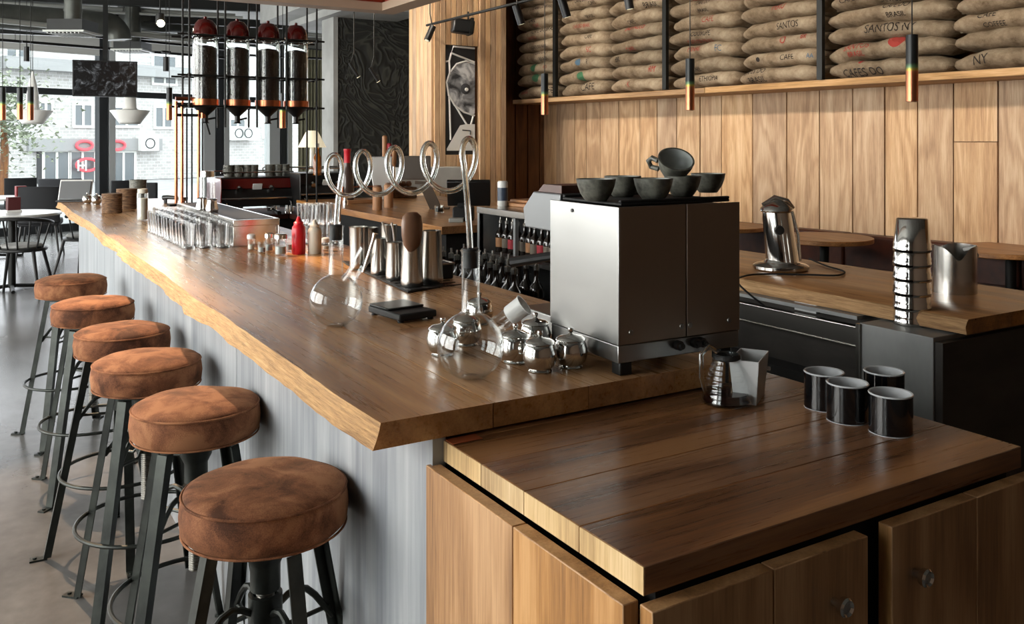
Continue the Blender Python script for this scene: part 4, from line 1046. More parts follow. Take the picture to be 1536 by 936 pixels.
# ---- flasks
def flask(loc, lb, ndir, el, frost_, L=.075):
    r = thing('round_flask', lb, 'flask', loc); R = .0668; zc = R*.965; nr = .0182; ztop = .252
    prof = []
    a0 = -math.acos(.30)
    outer = [(0, .001), (.020, .001)]
    for i in range(25):
        a = -1.25+(1.25+1.29)*i/24; outer.append((R*cos(a), zc+R*sin(a)))
    outer = [p for p in outer if not (p[0] < .020 and p[1] > .05)]
    outer += [(nr+.002, zc+R*.985), (nr, zc+R*1.06), (nr, ztop-.004), (nr+.003, ztop), (nr-.001, ztop+.001)]
    th = .0016; inner = [(nr-.002, ztop-.004), (nr-.002, zc+R*1.04)]
    for i in range(25):
        a = 1.29-(1.25+1.29)*i/24; inner.append(((R-th)*cos(a), zc+(R-th)*sin(a)))
    inner += [(.018, .004), (0, .004)]
    b = MB(); b.lathe(outer+inner, seg=48); b.build('bulb', 'blown', r, smooth=60)
    dv = (ndir*cos(el)+Vector((0, 0, sin(el)))).normalized(); c = Vector((0, 0, zc))
    b = MB(); b.tube([c+dv*(R-.006), c+dv*(R+.012), c+dv*(R+L*.45)], [.020, .0165, .0165], 24, inner=.88); b.build('side_neck', 'blown', r, smooth=60)
    b = MB(); b.tube([c+dv*(R+L*.45), c+dv*(R+L*.5), c+dv*(R+L-.004), c+dv*(R+L)], [.0168, .0195, .0205, .0225], 24, inner=.86); b.build('ground_joint', 'frost' if frost_ else 'blown', r, smooth=60, )
    b = MB(); b.lathe([(.0062, ztop-.034), (nr-.0025, ztop-.034), (nr-.0022, ztop+.004), (.0062, ztop+.004)], seg=24, closed=True); b.build('stopper', 'rubber', r)
    return r
fA = P(706, 567, BZ); fB = P(504, 489, BZ)
flask(fA, 'near round bottomed glass flask with a frosted side neck', (RT*.97-FW*.2).normalized(), radians(38), True, .07)
flask(fB, 'far round bottomed glass flask beside the black scale', (RT*.95-FW*.3).normalized(), radians(56), False, .095)
# coiled glass tube
tr_ = .0062; A0 = Vector((fA.x+.020, fA.y, ZT(206, (fA-CAM).dot(FW))-.052)); B0 = Vector((fB.x-.022, fB.y, ZT(233, (fB-CAM).dot(FW))-.052)); rr = .050
pts = []; z0a = BZ+.23
for k in range(12): pts.append(Vector((fA.x+(-.016)*(k/12)**1.5, fA.y, z0a+(A0.z-z0a)*k/12)))
TOT = 4.5*2*pi; NN = 220
for i in range(NN+1):
    f = i/NN; ph = TOT*f; c = A0.lerp(B0, f); e = .052
    pts.append(Vector((c.x-.036*cos(ph), c.y, c.z+e*sin(ph))))
z1b = BZ+.23; last = pts[-1]
for k in range(1, 13): pts.append(Vector((last.x+(fB.x-last.x)*(1-(1-k/12)**2), last.y, last.z+(z1b-last.z)*k/12)))
b = MB(); b.tube(pts, tr_, 14, inner=.62)
tag(b.build('coiled_glass_tube', 'glass', smooth=60), 'long coiled glass tube looping between the two round flasks', 'glass tube')
# ---- sugar pots
def pot():
    r = thing('sugar_pot', '', 'sugar pot')
    b = MB(); b.lathe([(0, 0), (.024, 0), (.025, .003), (.0225, .006), (.030, .014), (.0352, .028), (.0350, .040), (.031, .052), (.029, .056), (.0315, .058), (0, .058)], seg=36); b.build('body', 'chrome', r, smooth=50)
    b = MB(); b.lathe([(.0315, .0582), (.0305, .061), (.022, .066), (.006, .069), (.004, .072), (.0065, .077), (.0055, .082), (0, .083)], seg=36); b.build('lid', 'chrome', r, smooth=50)
    return r
pl = [((810, 557), 'polished steel sugar pot at the front of the cluster'), ((856, 551), 'polished steel sugar pot nearest the espresso grinder'), ((773, 544), 'polished steel sugar pot just right of the near flask'), ((803, 524), 'polished steel sugar pot behind the front one, touching the side neck'),
      ((664, 533), 'polished steel sugar pot showing left of the near flask'), ((719, 487), 'polished steel sugar pot standing behind the near flask neck'), ((700, 518), 'polished steel sugar pot seen through the near flask')]
p0 = pot()
for i, (p, lb) in enumerate(pl):
    o = p0 if i == 0 else dup(p0); o.location = P(*p, BZ); o['label'] = lb; o['group'] = 'steel sugar pots'
# ---- black scale
c = (P(583, 484, BZ)+P(646, 456, BZ))*.5; c = P(597, 474, BZ)
r = thing('kitchen_scale', 'flat black digital scale on the bar beside the far flask', 'scale', c, .12)
b = MB(); b.box(-.052, .062, -.095, .07, .006, .024); b.build('body', 'rubber', r, bev=.004)
b = MB(); b.box(-.050, .060, -.035, .068, .024, .030); b.build('platform', plain('scale_plate', '#3c3e3c', .35, .6), r, bev=.003)
for sx_ in (-.04, .05):
    for sy_ in (-.08, .055):
        b = MB(); b.lathe([(0, 0), (.008, 0), (.008, .007), (0, .007)], c=(sx_, sy_, 0), seg=12); b.build('foot', 'rubber', r)
# ---- espresso grinder / machine with steel back
g0 = P(930, 545, BZ+.05); gx0, gy0 = P(918, 566, BZ).x, P(918, 566, BZ).y
ga = -.045
gr = thing('espresso_machine', 'large brushed steel espresso machine seen from behind at the bar end', 'espresso machine', (gx0+.012, gy0-.006, BZ), ga)
_t = AY(1110, gy0)[0]; GW = .318; GD = .262; GT = ZT(311, (Vector((gx0, gy0, 0))-CAM).dot(FW))-BZ
b = MB(); b.box(0, .003, .0, GD, .062, GT); b.build('side_panel', 'brushed', gr, bev=.001)
b = MB(); b.box(.003, GW, .004, GD, .062, GT-.006); b.build('body', 'dark_metal', gr, smooth=0)
b = MB(); b.box(.003, GW*.535, 0, .004, .062, GT); b.box(GW*.545, GW, 0, .004, .062, GT); b.build('back_panel', 'brushed_x', gr, bev=.001)
b = MB(); b.box(.0, GW-.002, .001, GD-.005, .026, .061); b.build('base_skirt', 'brushed', gr, bev=.002)
for x in (.006, GW-.05):
    for y in (.0, GD-.04): b = MB(); b.box(x, x+.03, y+.004, y+.034, 0, .027); b.build('foot', 'dark_metal', gr, bev=.003)
b = MB(); b.box(.02, GW-.01, .02, GD-.02, GT, GT+.006); b.box(.02, GW-.01, .02, .03, GT+.006, GT+.012); b.box(.02, GW-.01, GD-.03, GD-.02, GT+.006, GT+.012); b.build('cup_tray', 'rubber', gr, bev=.002)
for x in (.03, GW*.5, GW*.57, GW-.03): b = MB(); b.lathe([(0, 0), (.006, 0), (.005, .002), (0, .0025)], seg=12, m=Matrix.Translation((x, 0, .085)) @ Matrix.Rotation(pi/2, 4, 'X')); b.build('screw', 'screw', gr)
b = MB(); b.lathe([(0, 0), (.004, 0), (.004, .002), (0, .002)], seg=12, m=Matrix.Translation((0, .17, GT-.018)) @ Matrix.Rotation(-pi/2, 4, 'Y')); b.build('rivet', 'black', gr)
b = MB()
for x in (GW*.46, GW*.60): b = MB(); b.lathe([(0, 0), (.010, 0), (.010, .012), (.006, .013), (.006, .02), (0, .02)], seg=14, m=Matrix.Translation((x, .0, .048)) @ Matrix.Rotation(pi/2, 4, 'X')); b.build('cable_gland', 'black', gr)
b = MB(); b.lathe([(0, 0), (.010, 0), (.010, .012), (.006, .013), (.006, .02), (0, .02)], seg=14, m=Matrix.Translation((GW*.65, .0, .048)) @ Matrix.Rotation(pi/2, 4, 'X'))
b.tube([(GW*.65, -.02, .048), (GW*.70, -.035, .035), (GW*.76, -.045, .01), (GW*.80, -.03, -.035)], .004, 8)
b.build('power_lead', 'black', gr)
# sloping front hood and group seen behind its left side
b = MB(); hm = [(GD-.01, GT+.012), (GD+.11, GT+.012), (GD+.16, GT-.03), (GD+.15, GT-.075), (GD-.01, GT-.075)]
m = Matrix(((0, 0, 1, 0), (1, 0, 0, 0), (0, 1, 0, 0), (0, 0, 0, 1)))
q = MB(); q.prism(hm[::-1], .02, GW-.01); b.add(q, m); b.build('front_hood', plain('hood_grey', '#6f7274', .35, .5), gr, smooth=0, bev=.003)
b = MB(); q = MB(); q.prism([(GD+.0, GT+.0125), (GD+.105, GT+.0125), (GD+.08, GT+.03), (GD+.0, GT+.03)][::-1], .03, GW-.02); b.add(q, m); b.build('hood_top', 'leather', gr, smooth=0)
for x in (.10, .28):
    b = MB(); b.lathe([(0, -.05), (.03, -.05), (.032, 0), (0, 0)], c=(x, GD+.10, GT-.08), seg=20); b.lathe([(.0, -.075), (.028, -.075), (.033, -.052), (0, -.052)], c=(x, GD+.10, GT-.08), seg=20); b.build('group_head', 'chrome', gr)
    b = MB(); b.tube([(x-.02, GD+.12, GT-.145), (x-.09, GD+.20, GT-.165)], [.011, .013], 10); b.build('portafilter_handle', 'black', gr)
b = MB(); b.box(.02, GW-.01, GD, GD+.17, .026, .07); b.build('drip_tray', 'brushed', gr, bev=.003)
# cups on top
def cup(R=.0415, Hc=.046):
    r = thing('stoneware_cup', '', 'cup')
    b = MB(); b.lathe([(0, 0), (R*.52, 0), (R*.60, .004), (R*.80, Hc*.35), (R*.94, Hc*.7), (R, Hc), (R-.004, Hc), (R*.88, Hc*.7), (R*.7, Hc*.3), (R*.5, .007), (0, .006)], seg=36); b.build('bowl', ['stoneware'], r, smooth=60)
    b = MB(); b.lathe([(R-.0046, Hc-.0005), (R*.87, Hc*.7), (R*.69, Hc*.31), (R*.49, .0078), (0, .0068)], seg=36); b.build('glaze', 'stone_in', r, smooth=60); return r
GM = Matrix.Translation(gr.location) @ Matrix.Rotation(ga, 4, 'Z')
zc_ = BZ+GT+.0065
cups = [((894, 303), 'dark stoneware cup at the left end on top of the espresso machine'), ((980, 303), 'speckled stoneware cup in the middle front on the espresso machine'), ((934, 297), 'dark stoneware cup between the left and middle ones on the espresso machine'), ((1024, 298), 'dark stoneware cup right of the middle one on the espresso machine'), ((1062, 298), 'dark stoneware cup at the right end on the espresso machine')]
c0 = cup()
loc_cups = [(.055, .12), (.155, .075), (.155, .20), (.24, .11), (.335, .20)]
pxs = [894, 980, 934, 1024, 1062]; rows_ = [.10, .06, .19, .13, .22]
for i, (pp, lb) in enumerate(cups):
    # place on the tray: intersect the pixel column with a line parallel to the back
    yy = rows_[i]; p0_ = GM @ Vector((0, yy, 0)); d_ = GM.to_3x3() @ Vector((1, 0, 0)); rr_ = (pxs[i]-768)/FPX; dr = FW+RT*rr_
    # solve CAM+dr t = p0_+d_ s
    det = dr.x*(-d_.y)+d_.x*dr.y; ex_ = p0_.x-CAM.x; ey_ = p0_.y-CAM.y; t_ = (ex_*(-d_.y)+d_.x*ey_)/det
    q = CAM+dr*t_; o = c0 if i == 0 else dup(c0); o.location = (q.x, q.y, zc_); o['label'] = lb; o['group'] = 'stoneware cups on the espresso machine'
    if i == 3: qa = q.copy()
mid = qa
o = dup(c0); q = D(1016, 262, (Vector((mid.x, mid.y, 0))-CAM).dot(FW)-.0); o.location = (q.x+.012, q.y+.03, zc_+.048); o['label'] = 'tilted grey stoneware cup lying on top of the other cups'; o['group'] = 'stoneware cups on the espresso machine'
o.rotation_euler = (radians(38), radians(6), -TH)
b = MB(); b.tube([(-.040, .0, .035), (-.052, .01, .034), (-.058, .015, .02), (-.05, .01, .008), (-.034, .0, .012)], .006, 8); b.build('handle', 'stoneware', o)
# ---- shakers and tins on a rubber mat
def at_bar(px, py, z=BZ): return P(px, py, z)
a = at_bar(520, 402); mt = thing('bar_mat', 'black rubber bar mat under the shaker tins', 'mat', (0, 0, BZ))
c1_ = at_bar(612, 440); c2_ = at_bar(668, 430); c3_ = at_bar(520, 398); c4_ = at_bar(600, 392)
b = MB(); b.prism([(p.x, p.y) for p in (c1_, c2_, c2_+Vector((.02, .55, 0)), c3_+Vector((.02, .1, 0)), c3_)], 0, .006); b.build('mat', 'rubber', mt, bev=.002)
b = MB()
for k in range(14):
    f = k/14; p = c1_.lerp(c3_, f); b.tube([(p.x+.012, p.y+.01, .0065), (p.x+.20, p.y+.03, .0065)], .0018, 5)
b.build('ridges', 'rubber', mt)
tins = [(618, 431, .175, .036, .028, 'tall steel shaker tin in front holding the brown wooden scoop'), (648, 426, .17, .036, .030, 'tall steel shaker tin at the right end of the group'), (592, 421, .125, .030, .026, 'small steel tin left of the scoop tin'), (569, 413, .125, .030, .024, 'small steel tin second from the left of the front ones'),
        (538, 404, .15, .032, .034, 'steel tin partly behind the far flask side neck'), (583, 406, .16, .028, .03, 'slim steel canister behind the two small tins'), (553, 400, .14, .036, .036, 'steel cup with a lid behind the far flask')]
for px, py, h, rb, rt_, lb in tins:
    q = at_bar(px, py-2, BZ+.006); lathe_thing('shaker_tin', lb, 'shaker', q, [('body', 'steel', [(0, 0), (rb*.92, 0), (rb, .004), (rb, h*.12), (rt_, h-.004), (rt_+.0015, h), (rt_-.001, h), (rb-.003, .006), (0, .006)], False)], 'steel shaker tins', 32)
q = at_bar(618, 429, BZ+.01); r = thing('scoop', 'brown rounded wooden scoop standing in the tall shaker tin', 'scoop', q)
b = MB(); b.lathe([(0, .105), (.014, .11), (.028, .13), (.035, .16), (.036, .195), (.031, .22), (.018, .232), (0, .234)], seg=24); 
for v in b.bm.verts: v.co.y *= .55
b.build('bowl', 'brown_cup', r, smooth=80); b = MB(); b.tube([(0, 0, .0), (0, 0, .145)], .007, 8); b.build('handle', 'brown_cup', r)
for i, (p, e, lb) in enumerate([((592, 408), (574, 333), 'thin steel bar spoon leaning left from the tins'), ((598, 408), (588, 334), 'thin steel straw spoon beside the leaning bar spoon'), ((545, 408), (563, 350), 'short steel muddler sticking up behind the far flask')]):
    q = at_bar(p[0], p[1], BZ+.02); t_ = (q-CAM).dot(FW); e_ = D(e[0], e[1], t_); b = MB(); b.tube([q, q.lerp(e_, .85), e_], [.003, .003, .005] if i < 2 else [.006, .006, .010], 8)
    tag(b.build('bar_spoon', 'steel'), lb, 'bar spoon')
# black appliance corner behind tins
q = at_bar(690, 425); r = thing('knock_box', 'black box with a steel rim behind the tall shaker tins', 'box', (q.x+.03, q.y+.10, BZ), 0)
b = MB(); b.box(-.12, .0, 0, .16, 0, .05); b.build('box', 'rubber', r, bev=.006); b = MB(); b.tube([(-.12, 0, .052), (.0, 0, .052), (.0, .16, .052), (-.12, .16, .052)], .004, 8, closed=True); b.build('rim', 'steel', r)
# ---- squeeze bottles
def squeeze(px, py, mat, lb, h=.155):
    q = at_bar(px, py); return lathe_thing('squeeze_bottle', lb, 'bottle', q, [('body', mat, [(0, 0), (.026, 0), (.028, .004), (.028, h*.62), (.026, h*.72), (.018, h*.78), (0, h*.78)], False), ('cap', mat, [(.020, h*.78), (.020, h*.84), (.012, h*.88), (.005, h), (0, h)], False)])
squeeze(448, 381, 'red_plastic', 'bright red squeeze bottle on the bar')
squeeze(472, 380, 'cream', 'cream coloured squeeze bottle right of the red one', .14)
# ---- small jars and shakers
jl = [(377, 376, .016, .055, 'white_paint', 'small glass shaker with a white lid left of the jars'), (393, 380, .018, .05, None, 'low glass jar right of the white lidded shaker'), (404, 378, .018, .065, 'steel', 'glass jar with a steel lid behind the two low jars'), (421, 383, .024, .072, 'steel', 'steel lidded glass jar left of the red squeeze bottle'), (433, 377, .018, .06, None, 'open glass jar touching the red squeeze bottle'), (489, 376, .017, .04, 'white_paint', 'short white jar right of the cream squeeze bottle')]
for px, py, R, h, lid, lb in jl:
    q = at_bar(px, py); t_ = (q-CAM).dot(FW); pr = [('glass', 'blown', wall2(R, h, .002), False)]
    pr.append(('contents', 'cream' if lid == 'white_paint' else 'stone_in', [(0, .007), (R-.0035, .007), (R-.0035, h*.5), (0, h*.5)], False))
    if lid: pr.append(('lid', lid, [(R+.002, h-.004), (R+.002, h+.012), (R-.004, h+.016), (0, h+.016)], False))
    lathe_thing('small_jar', lb, 'jar', q, pr, 'small jars by the red bottle', 20)
# crate of stacked glasses
k = 0
g1 = None
def tumbler(R, h, mat='glass_green', lb='', cat='glass', grp=None, name='drinking_glass'):
    return lathe_thing(name, lb, cat, (0, 0, 0), [('glass', mat, [(0, .0), (R*.86, .0), (R, h), (R-.0022, h), (R*.86-.0024, .010), (0, .010)], False)], grp, 16)
# ---- stainless box with glasses in front
bq0 = at_bar(350, 371); bq1 = at_bar(413, 361)
bw = .205; blen = 1.25; bh = .118
sb = thing('steel_box', 'long polished steel box on the bar behind the rows of glasses', 'box', (bq0.x, bq0.y, BZ))
b = MB(); b.box(0, bw, 0, blen, .09, bh); b.box(0, .006, 0, blen, 0, .09); b.box(bw-.006, bw, 0, blen, 0, .09); b.box(.0, bw, .02, .026, 0, .09); b.build('casing', 'steel', sb, bev=.002)
b = MB(); b.box(.02, bw-.02, .03, blen-.02, .118, .1195); b.build('top_tray', plain('dark_steel_tray', '#3a3c3e', .5, .8), sb, smooth=0)
g0 = tumbler(.031, .105, lb='clear drinking glass in the rows beside the steel box', grp='drinking glasses beside the steel box')
first = True
for row, (dx, n, ys) in enumerate([(-.040, 17, .01), (-.108, 17, .035), (-.176, 13, .06)]):
    for i in range(n):
        o = g0 if first else dup(g0); first = False
        o.location = (bq0.x+dx+random.uniform(-.003, .003), bq0.y+ys+i*.071, BZ+random.choice([0, 0, 0])); o.rotation_euler.z = random.uniform(0, 6)
# glasses behind the squeeze bottles
g1 = tumbler(.025, .088, lb='tall glass in the block behind the squeeze bottles', grp='glasses behind the squeeze bottles')
first = True
for i in range(3):
    for j in range(4):
        for l in range(2):
            q = at_bar(470, 368); o = g1 if first else dup(g1); first = False
            o.location = (q.x+i*.052, q.y+j*.052, BZ+l*.0905)
# storage jars on steel box and beyond
def bigjar(px, py, z, R, h, lb, cont=None, lidm='steel', lidh=.03):
    q = P(px, py, z); pr = [('glass', 'blown', wall2(R, h, .003), False)]
    if cont: pr.append(('contents', cont, [(0, .008), (R-.0045, .008), (R-.0045, h*.82), (0, h*.83)], False))
    pr.append(('lid', lidm, [(R*.8, h-.001), (R*.86, h+.001), (R*.86, h+lidh), (0, h+lidh+.004)], False))
    return lathe_thing('storage_jar', lb, 'jar', q, pr, None, 24)
bigjar(311, 312, BZ+.12, .04, .16, 'tall glass storage jar with a steel lid on the steel box', None)
bigjar(214, 331, BZ, .032, .16, 'tall glass jar of beige powder with a pale lid near the coasters', 'cream', 'cream', .025)
# kettle-like chrome bits on the box
for (px, py, lb) in ((318, 318, 'small steel milk jug on the steel box right of the tall jar'), (303, 316, 'small steel milk jug on the steel box left of the tall jar')):
    q = P(px, py, BZ+.12); lathe_thing('milk_jug', lb, 'jug', q, [('body', 'chrome', [(0, 0), (.028, 0), (.03, .02), (.022, .05), (.024, .065), (.021, .065), (.026, .02), (0, .006)], False)], 'small steel jugs', 20)
# black handled tool rack between
q = P(258, 305, BZ); r = thing('portafilter', 'black handled portafilter lying near the copper pipe stand', 'portafilter', (q.x, q.y, BZ), -.9)
b = MB(); b.lathe([(0, 0), (.033, 0), (.036, .03), (0, .03)], c=(.1, 0, 0.02), seg=20); b.build('basket', 'steel', r); b = MB(); b.tube([(.07, 0, .04), (-.03, 0, .045), (-.08, 0, .04)], [.012, .016, .018], 10); b.tube([(.1, 0, 0), (.1, 0, .03)], .014, 10); b.tube([(-.06, 0, 0), (-.06, 0, .04)], .012, 8); b.build('handle', 'black', r)
# coaster stacks
for (px, py, R, h, mat, lb) in [(168, 319, .062, .115, 'wicker', 'tall brown woven coaster stack nearest the bar edge'), (190, 313, .066, .125, 'wicker', 'brown woven coaster stack behind the first')]:
    q = at_bar(px, py); pr = []; z = 0; prof = [(0, 0)]
    while z < h: prof += [(R-.003, z), (R, z+.003), (R, z+.009), (R-.003, z+.012)]; z += .0125
    prof.append((0, z)); lathe_thing('coaster_stack', lb, 'coaster stack', q, [('coasters', mat, prof, False)], None, 28)
q = P(207, 304, BZ); lathe_thing('dark_canister', 'dark grey round canister behind the coaster stacks', 'canister', q, [('body', 'stoneware', wall2(.06, .17, .004), False), ('rim', 'stoneware', [(.06, .165), (.063, .165), (.063, .172), (.058, .172)], True)])
# menu tablet stand at far corner
q = P(108, 303, BZ); r = thing('menu_stand', 'grey menu tablet leaning in a dark stand at the far bar corner', 'menu stand', (q.x+.02, q.y+.03, BZ), -.35)
b = MB(); b.box(-.12, .12, -.05, .05, 0, .014); b.build('base', 'black', r, bev=.003)
b = MB(); b.obox((0, .02, .085), Matrix.Rotation(-.45, 4, 'X'), .22, .012, .155); b.build('tablet', plain('tablet_grey', '#6e7072', .35), r, bev=.006)
b = MB(); b.obox((0, .032, .088), Matrix.Rotation(-.45, 4, 'X'), .235, .010, .17); b.build('frame', 'white_paint', r, bev=.008)
sp = [((131, 306), 'small chrome lidded pot beside the menu stand'), ((145, 307), 'small chrome lidded pot left of the coaster stacks')]
for p, lb in sp:
    o = dup(p0, P(*p, BZ), 0, lb); o['group'] = 'steel sugar pots'
    o.location = P(*p, BZ)
# ================================================================== CABINET TOP THINGS
mug0 = None
def mug():
    r = thing('enamel_mug', '', 'mug'); R = .037; h = .069
    b = MB(); b.lathe([(0, 0), (R-.003, 0), (R, .003), (R, h-.001), (R-.0025, h-.001), (R-.0025, .005), (0, .004)], seg=40); b.build('body', 'enamel', r, smooth=40)
    b = MB(); b.lathe([(R+.0004, h-.001), (R+.0012, h+.0004), (R, h+.002), (R-.0032, h+.001), (R-.0032, .006), (0, .005)], seg=40); b.build('lining', 'mug_inside', r, smooth=60)
    b = MB(); b.lathe([(R-.0028, -.0), (R+.0004, .0006), (R+.0004, .002)], seg=40); b.build('foot_line', 'mug_inside', r)
    b = MB(); b.tube([(R-.002, 0, h*.85), (R+.018, 0, h*.84), (R+.026, 0, h*.62), (R+.02, 0, h*.36), (R-.002, 0, h*.28)], .0045, 8); b.build('handle', 'enamel', r, smooth=60); return r
m0 = mug()
for i, (px, py, lb, rz) in enumerate([(1236, 611, 'black enamel mug at the left of the four', 1.0), (1271, 630, 'black enamel mug in the middle front of the four', 1.1), (1336, 648, 'black enamel mug at the right front of the four', 1.0), (1326, 610, 'black enamel mug at the back right with its handle showing', .1)]):
    o = m0 if i == 0 else dup(m0); o.location = P(px, py, CZ); o.rotation_euler.z = rz; o['label'] = lb; o['group'] = 'black enamel mugs'
# ribbed glass server
q = P(1090, 604, CZ); r = thing('glass_server', 'ribbed glass coffee server with a wide base on the low cabinet', 'server', q, -TH)
Rb = .050; prof = []; N = 26
for i in range(N+1):
    f = i/N; R_ = Rb*(1-.52*f**1.25); prof.append((R_+.0012*sin(f*9*2*pi), (.006+.086*f)))
outer = [(0, 0), (Rb-.004, 0), (Rb, .004)]+prof+[(.024, .096)]; inner = [(.022, .096)]+[(p[0]-.003, p[1]) for p in prof[::-1]]+[(Rb-.006, .006), (0, .006)]
b = MB(); b.lathe(outer+inner, seg=36); b.build('vessel', 'blown', r, smooth=60)
b = MB(); b.lathe([(0, .0065), (Rb-.0045, .0065), (Rb-.008, .022), (0, .022)], seg=30); b.build('coffee', plain('coffee', '#1a0a08', .1), r)
b = MB(); b.tube([(-.018, 0, .10), (-.034, 0, .112), (-.05, 0, .095), (-.05, 0, .05), (-.042, 0, .02)], .0045, 8); b.build('handle', 'glass', r, smooth=60)
b = MB(); b.lathe([(.0235, .086), (.0265, .088), (.0265, .094), (.0235, .097)], seg=24, closed=True); b.build('collar', 'rubber', r)
# white container
q = P(1124, 598, CZ); r = thing('plastic_container', 'white tapered plastic container behind the glass server', 'container', (q.x, q.y, CZ), -1.0)
def frus(b, w0, d0, w1, d1, z0, z1):
    vs = [b.bm.verts.new((sx_*w/2, sy_*d/2, z)) for (w, d, z) in ((w0, d0, z0), (w1, d1, z1)) for (sx_, sy_) in ((-1, -1), (1, -1), (1, 1), (-1, 1))]; return vs
b = MB(); o_ = frus(b, .044, .085, .058, .108, 0, .088); i_ = frus(b, .039, .080, .054, .104, .004, .088)
for k in range(4):
    q2 = (k+1) % 4; b.bm.faces.new((o_[k], o_[q2], o_[4+q2], o_[4+k])); b.bm.faces.new((i_[k], i_[4+k], i_[4+q2], i_[q2])); b.bm.faces.new((o_[4+k], o_[4+q2], i_[4+q2], i_[4+k]))
b.bm.faces.new(o_[:4][::-1]); b.bm.faces.new(i_[:4]); b.build('tub', 'white_plastic', r, smooth=0, bev=.0012)
b = MB(); b.tube([(.028, .04, .055), (.034, .04, .055)], .004, 8); b.build('lug', 'white_plastic', r)
# ================================================================== BACK COUNTER THINGS
q = P(1368, 486, KZ-.048); zc0 = q.z
st0 = None
def tin():
    r = thing('steel_tumbler', '', 'tumbler'); h = .100; rb, rt2 = .054, .044
    b = MB(); b.lathe([(rb-.002, 0), (rb, .002), (rb, .012), (rb-.002, .016), (rb-.001, .024), (rb-.003, .030), (rt2, h-.003), (rt2-.003, h), (0, h), (0, h-.002), (rt2-.004, h-.003), (rb-.004, .024), (rb-.0035, 0)], seg=36, closed=True); b.build('shell', 'chrome', r, smooth=50); return r
t0 = tin(); n_ = 6; nm = ['bottom', 'second from the bottom', 'third from the bottom', 'third from the top', 'second from the top', 'top']
topz = ZT(327, (q-CAM).dot(FW))-.100; 
for i in range(n_):
    o = t0 if i == 0 else dup(t0); o.location = (q.x, q.y, zc0+(topz-zc0)*i/(n_-1)); o.rotation_euler.z = i*.9
    o['label'] = 'upturned steel tumbler, %s of the stack on the steel pedestal' % nm[i]; o['group'] = 'stack of upturned steel tumblers'
    if i in (0, 1):
        me = text_mesh('B', .022)
        for v in me.vertices:
            x, y = v.co.x, v.co.y; zz = .034+y; Rr = .0515-.009*(zz/.10)+.0008; a = x/Rr; v.co = Vector((Rr*sin(a), -Rr*cos(a), zz))
        po = bpy.data.objects.new('mark', me); COL.objects.link(po); me.materials.append(M['black']); po.parent = o; po.rotation_euler.z = -TH-i*.9-.2; po['label'] = 'black marking'
# citrus press
q = P(1171, 404, KZ); r = thing('citrus_press', 'polished steel electric citrus press on the back counter', 'citrus press', q, -TH)
b = MB(); b.lathe([(0, 0), (.088, 0), (.094, .005), (.094, .014), (.085, .020), (.058, .026), (.052, .036), (0, .036)], seg=40)
b.build('base', 'chrome', r, smooth=40); r.scale = (1.12, 1.12, 1.12)
b = MB(); b.lathe([(0, .03), (.056, .03), (.055, .05), (.050, .175), (.047, .20), (0, .20)], seg=36)
for v in b.bm.verts: v.co.x += -.02*(v.co.z-.03)/.17+.006
b.build('body', 'chrome', r, smooth=50)
b = MB(); b.lathe([(.050, .198), (.056, .203), (.054, .212), (.04, .225), (.022, .238), (.012, .243), (0, .244)], seg=32)
for v in b.bm.verts: v.co.x -= .014
b.build('bowl', 'chrome', r, smooth=50)
b = MB(); b.tube([(-.062, 0, .222), (-.02, 0, .246), (.02, -.01, .236), (.044, 0, .212)], [.007, .011, .009, .006], 10); b.tube([(.036, 0, .21), (.060, 0, .12), (.066, 0, .03)], [.007, .006, .006], 10); b.build('lever', 'chrome', r, smooth=60)
b = MB(); b.lathe([(0, 0), (.017, 0), (.015, .010), (0, .012)], seg=20, m=Matrix.Translation((-.02, -.050, .14)) @ Matrix.Rotation(pi/2, 4, 'X')); b.build('spout', 'black', r)
b = MB(); pts = [P(1214, 388, KZ+.01), P(1240, 399, KZ+.005), P(1266, 407, KZ+.005), P(1256, 413, KZ+.005), P(1210, 412, KZ+.005), P(1150, 411, KZ+.005), P(1117, 414, KZ+.008), P(1113, 424, KZ-.0)+Vector((-.02, 0, -.0)), Vector((KX-.012, P(1117, 430, KZ).y, KZ-.08))]
def smoothp(p, n=6):
    o = []
    for i in range(len(p)-1):
        a = p[max(i-1, 0)]; b_ = p[i]; c_ = p[i+1]; d_ = p[min(i+2, len(p)-1)]
        for k in range(n):
            t = k/n; o.append(.5*((2*b_)+(c_-a)*t+(2*a-5*b_+4*c_-d_)*t*t+(3*b_-a-3*c_+d_)*t**3))
    o.append(p[-1]); return o
o = None
ca = MB(); ca.tube(smoothp(pts), .0035, 8); tag(ca.build('power_cable', 'rubber', smooth=60), 'black power cable looping from the citrus press off the counter edge', 'cable')
b.bm.free()
# slant cut steel bin
q = P(1432, 438, KZ); r = thing('cut_cylinder_bin', 'brushed steel cylinder with a wave cut rim on the back counter', 'container', q, -TH)
b = MB(); N = 48; R = .067; rows = [[], [], [], []]
for i in range(N):
    a = 2*pi*i/N; x, y = R*cos(a), R*sin(a)
    h = .155+(.0 if y > -.01 else 0)-.045*math.exp(-((x+.018)/.026)**2)*(1 if y < 0 else .25)
    if x < -.05: h -= .0
    for k, (rr_, z) in enumerate(((R, 0), (R, h), (R-.002, h), (R-.002, .004))): rows[k].append(b.bm.verts.new((rr_*cos(a), rr_*sin(a), z)))
for k in range(3):
    for i in range(N): j = (i+1) % N; b.bm.faces.new((rows[k][i], rows[k][j], rows[k+1][j], rows[k+1][i]))
b.bm.faces.new(rows[0][::-1]); b.bm.faces.new(rows[3]); b.build('shell', 'steel', r, smooth=40)
b = MB(); b.tube([(.03, .0, .14), (.05, -.03, .15), (.058, -.03, .12)], .006, 8); b.build('clip', 'frost', r)
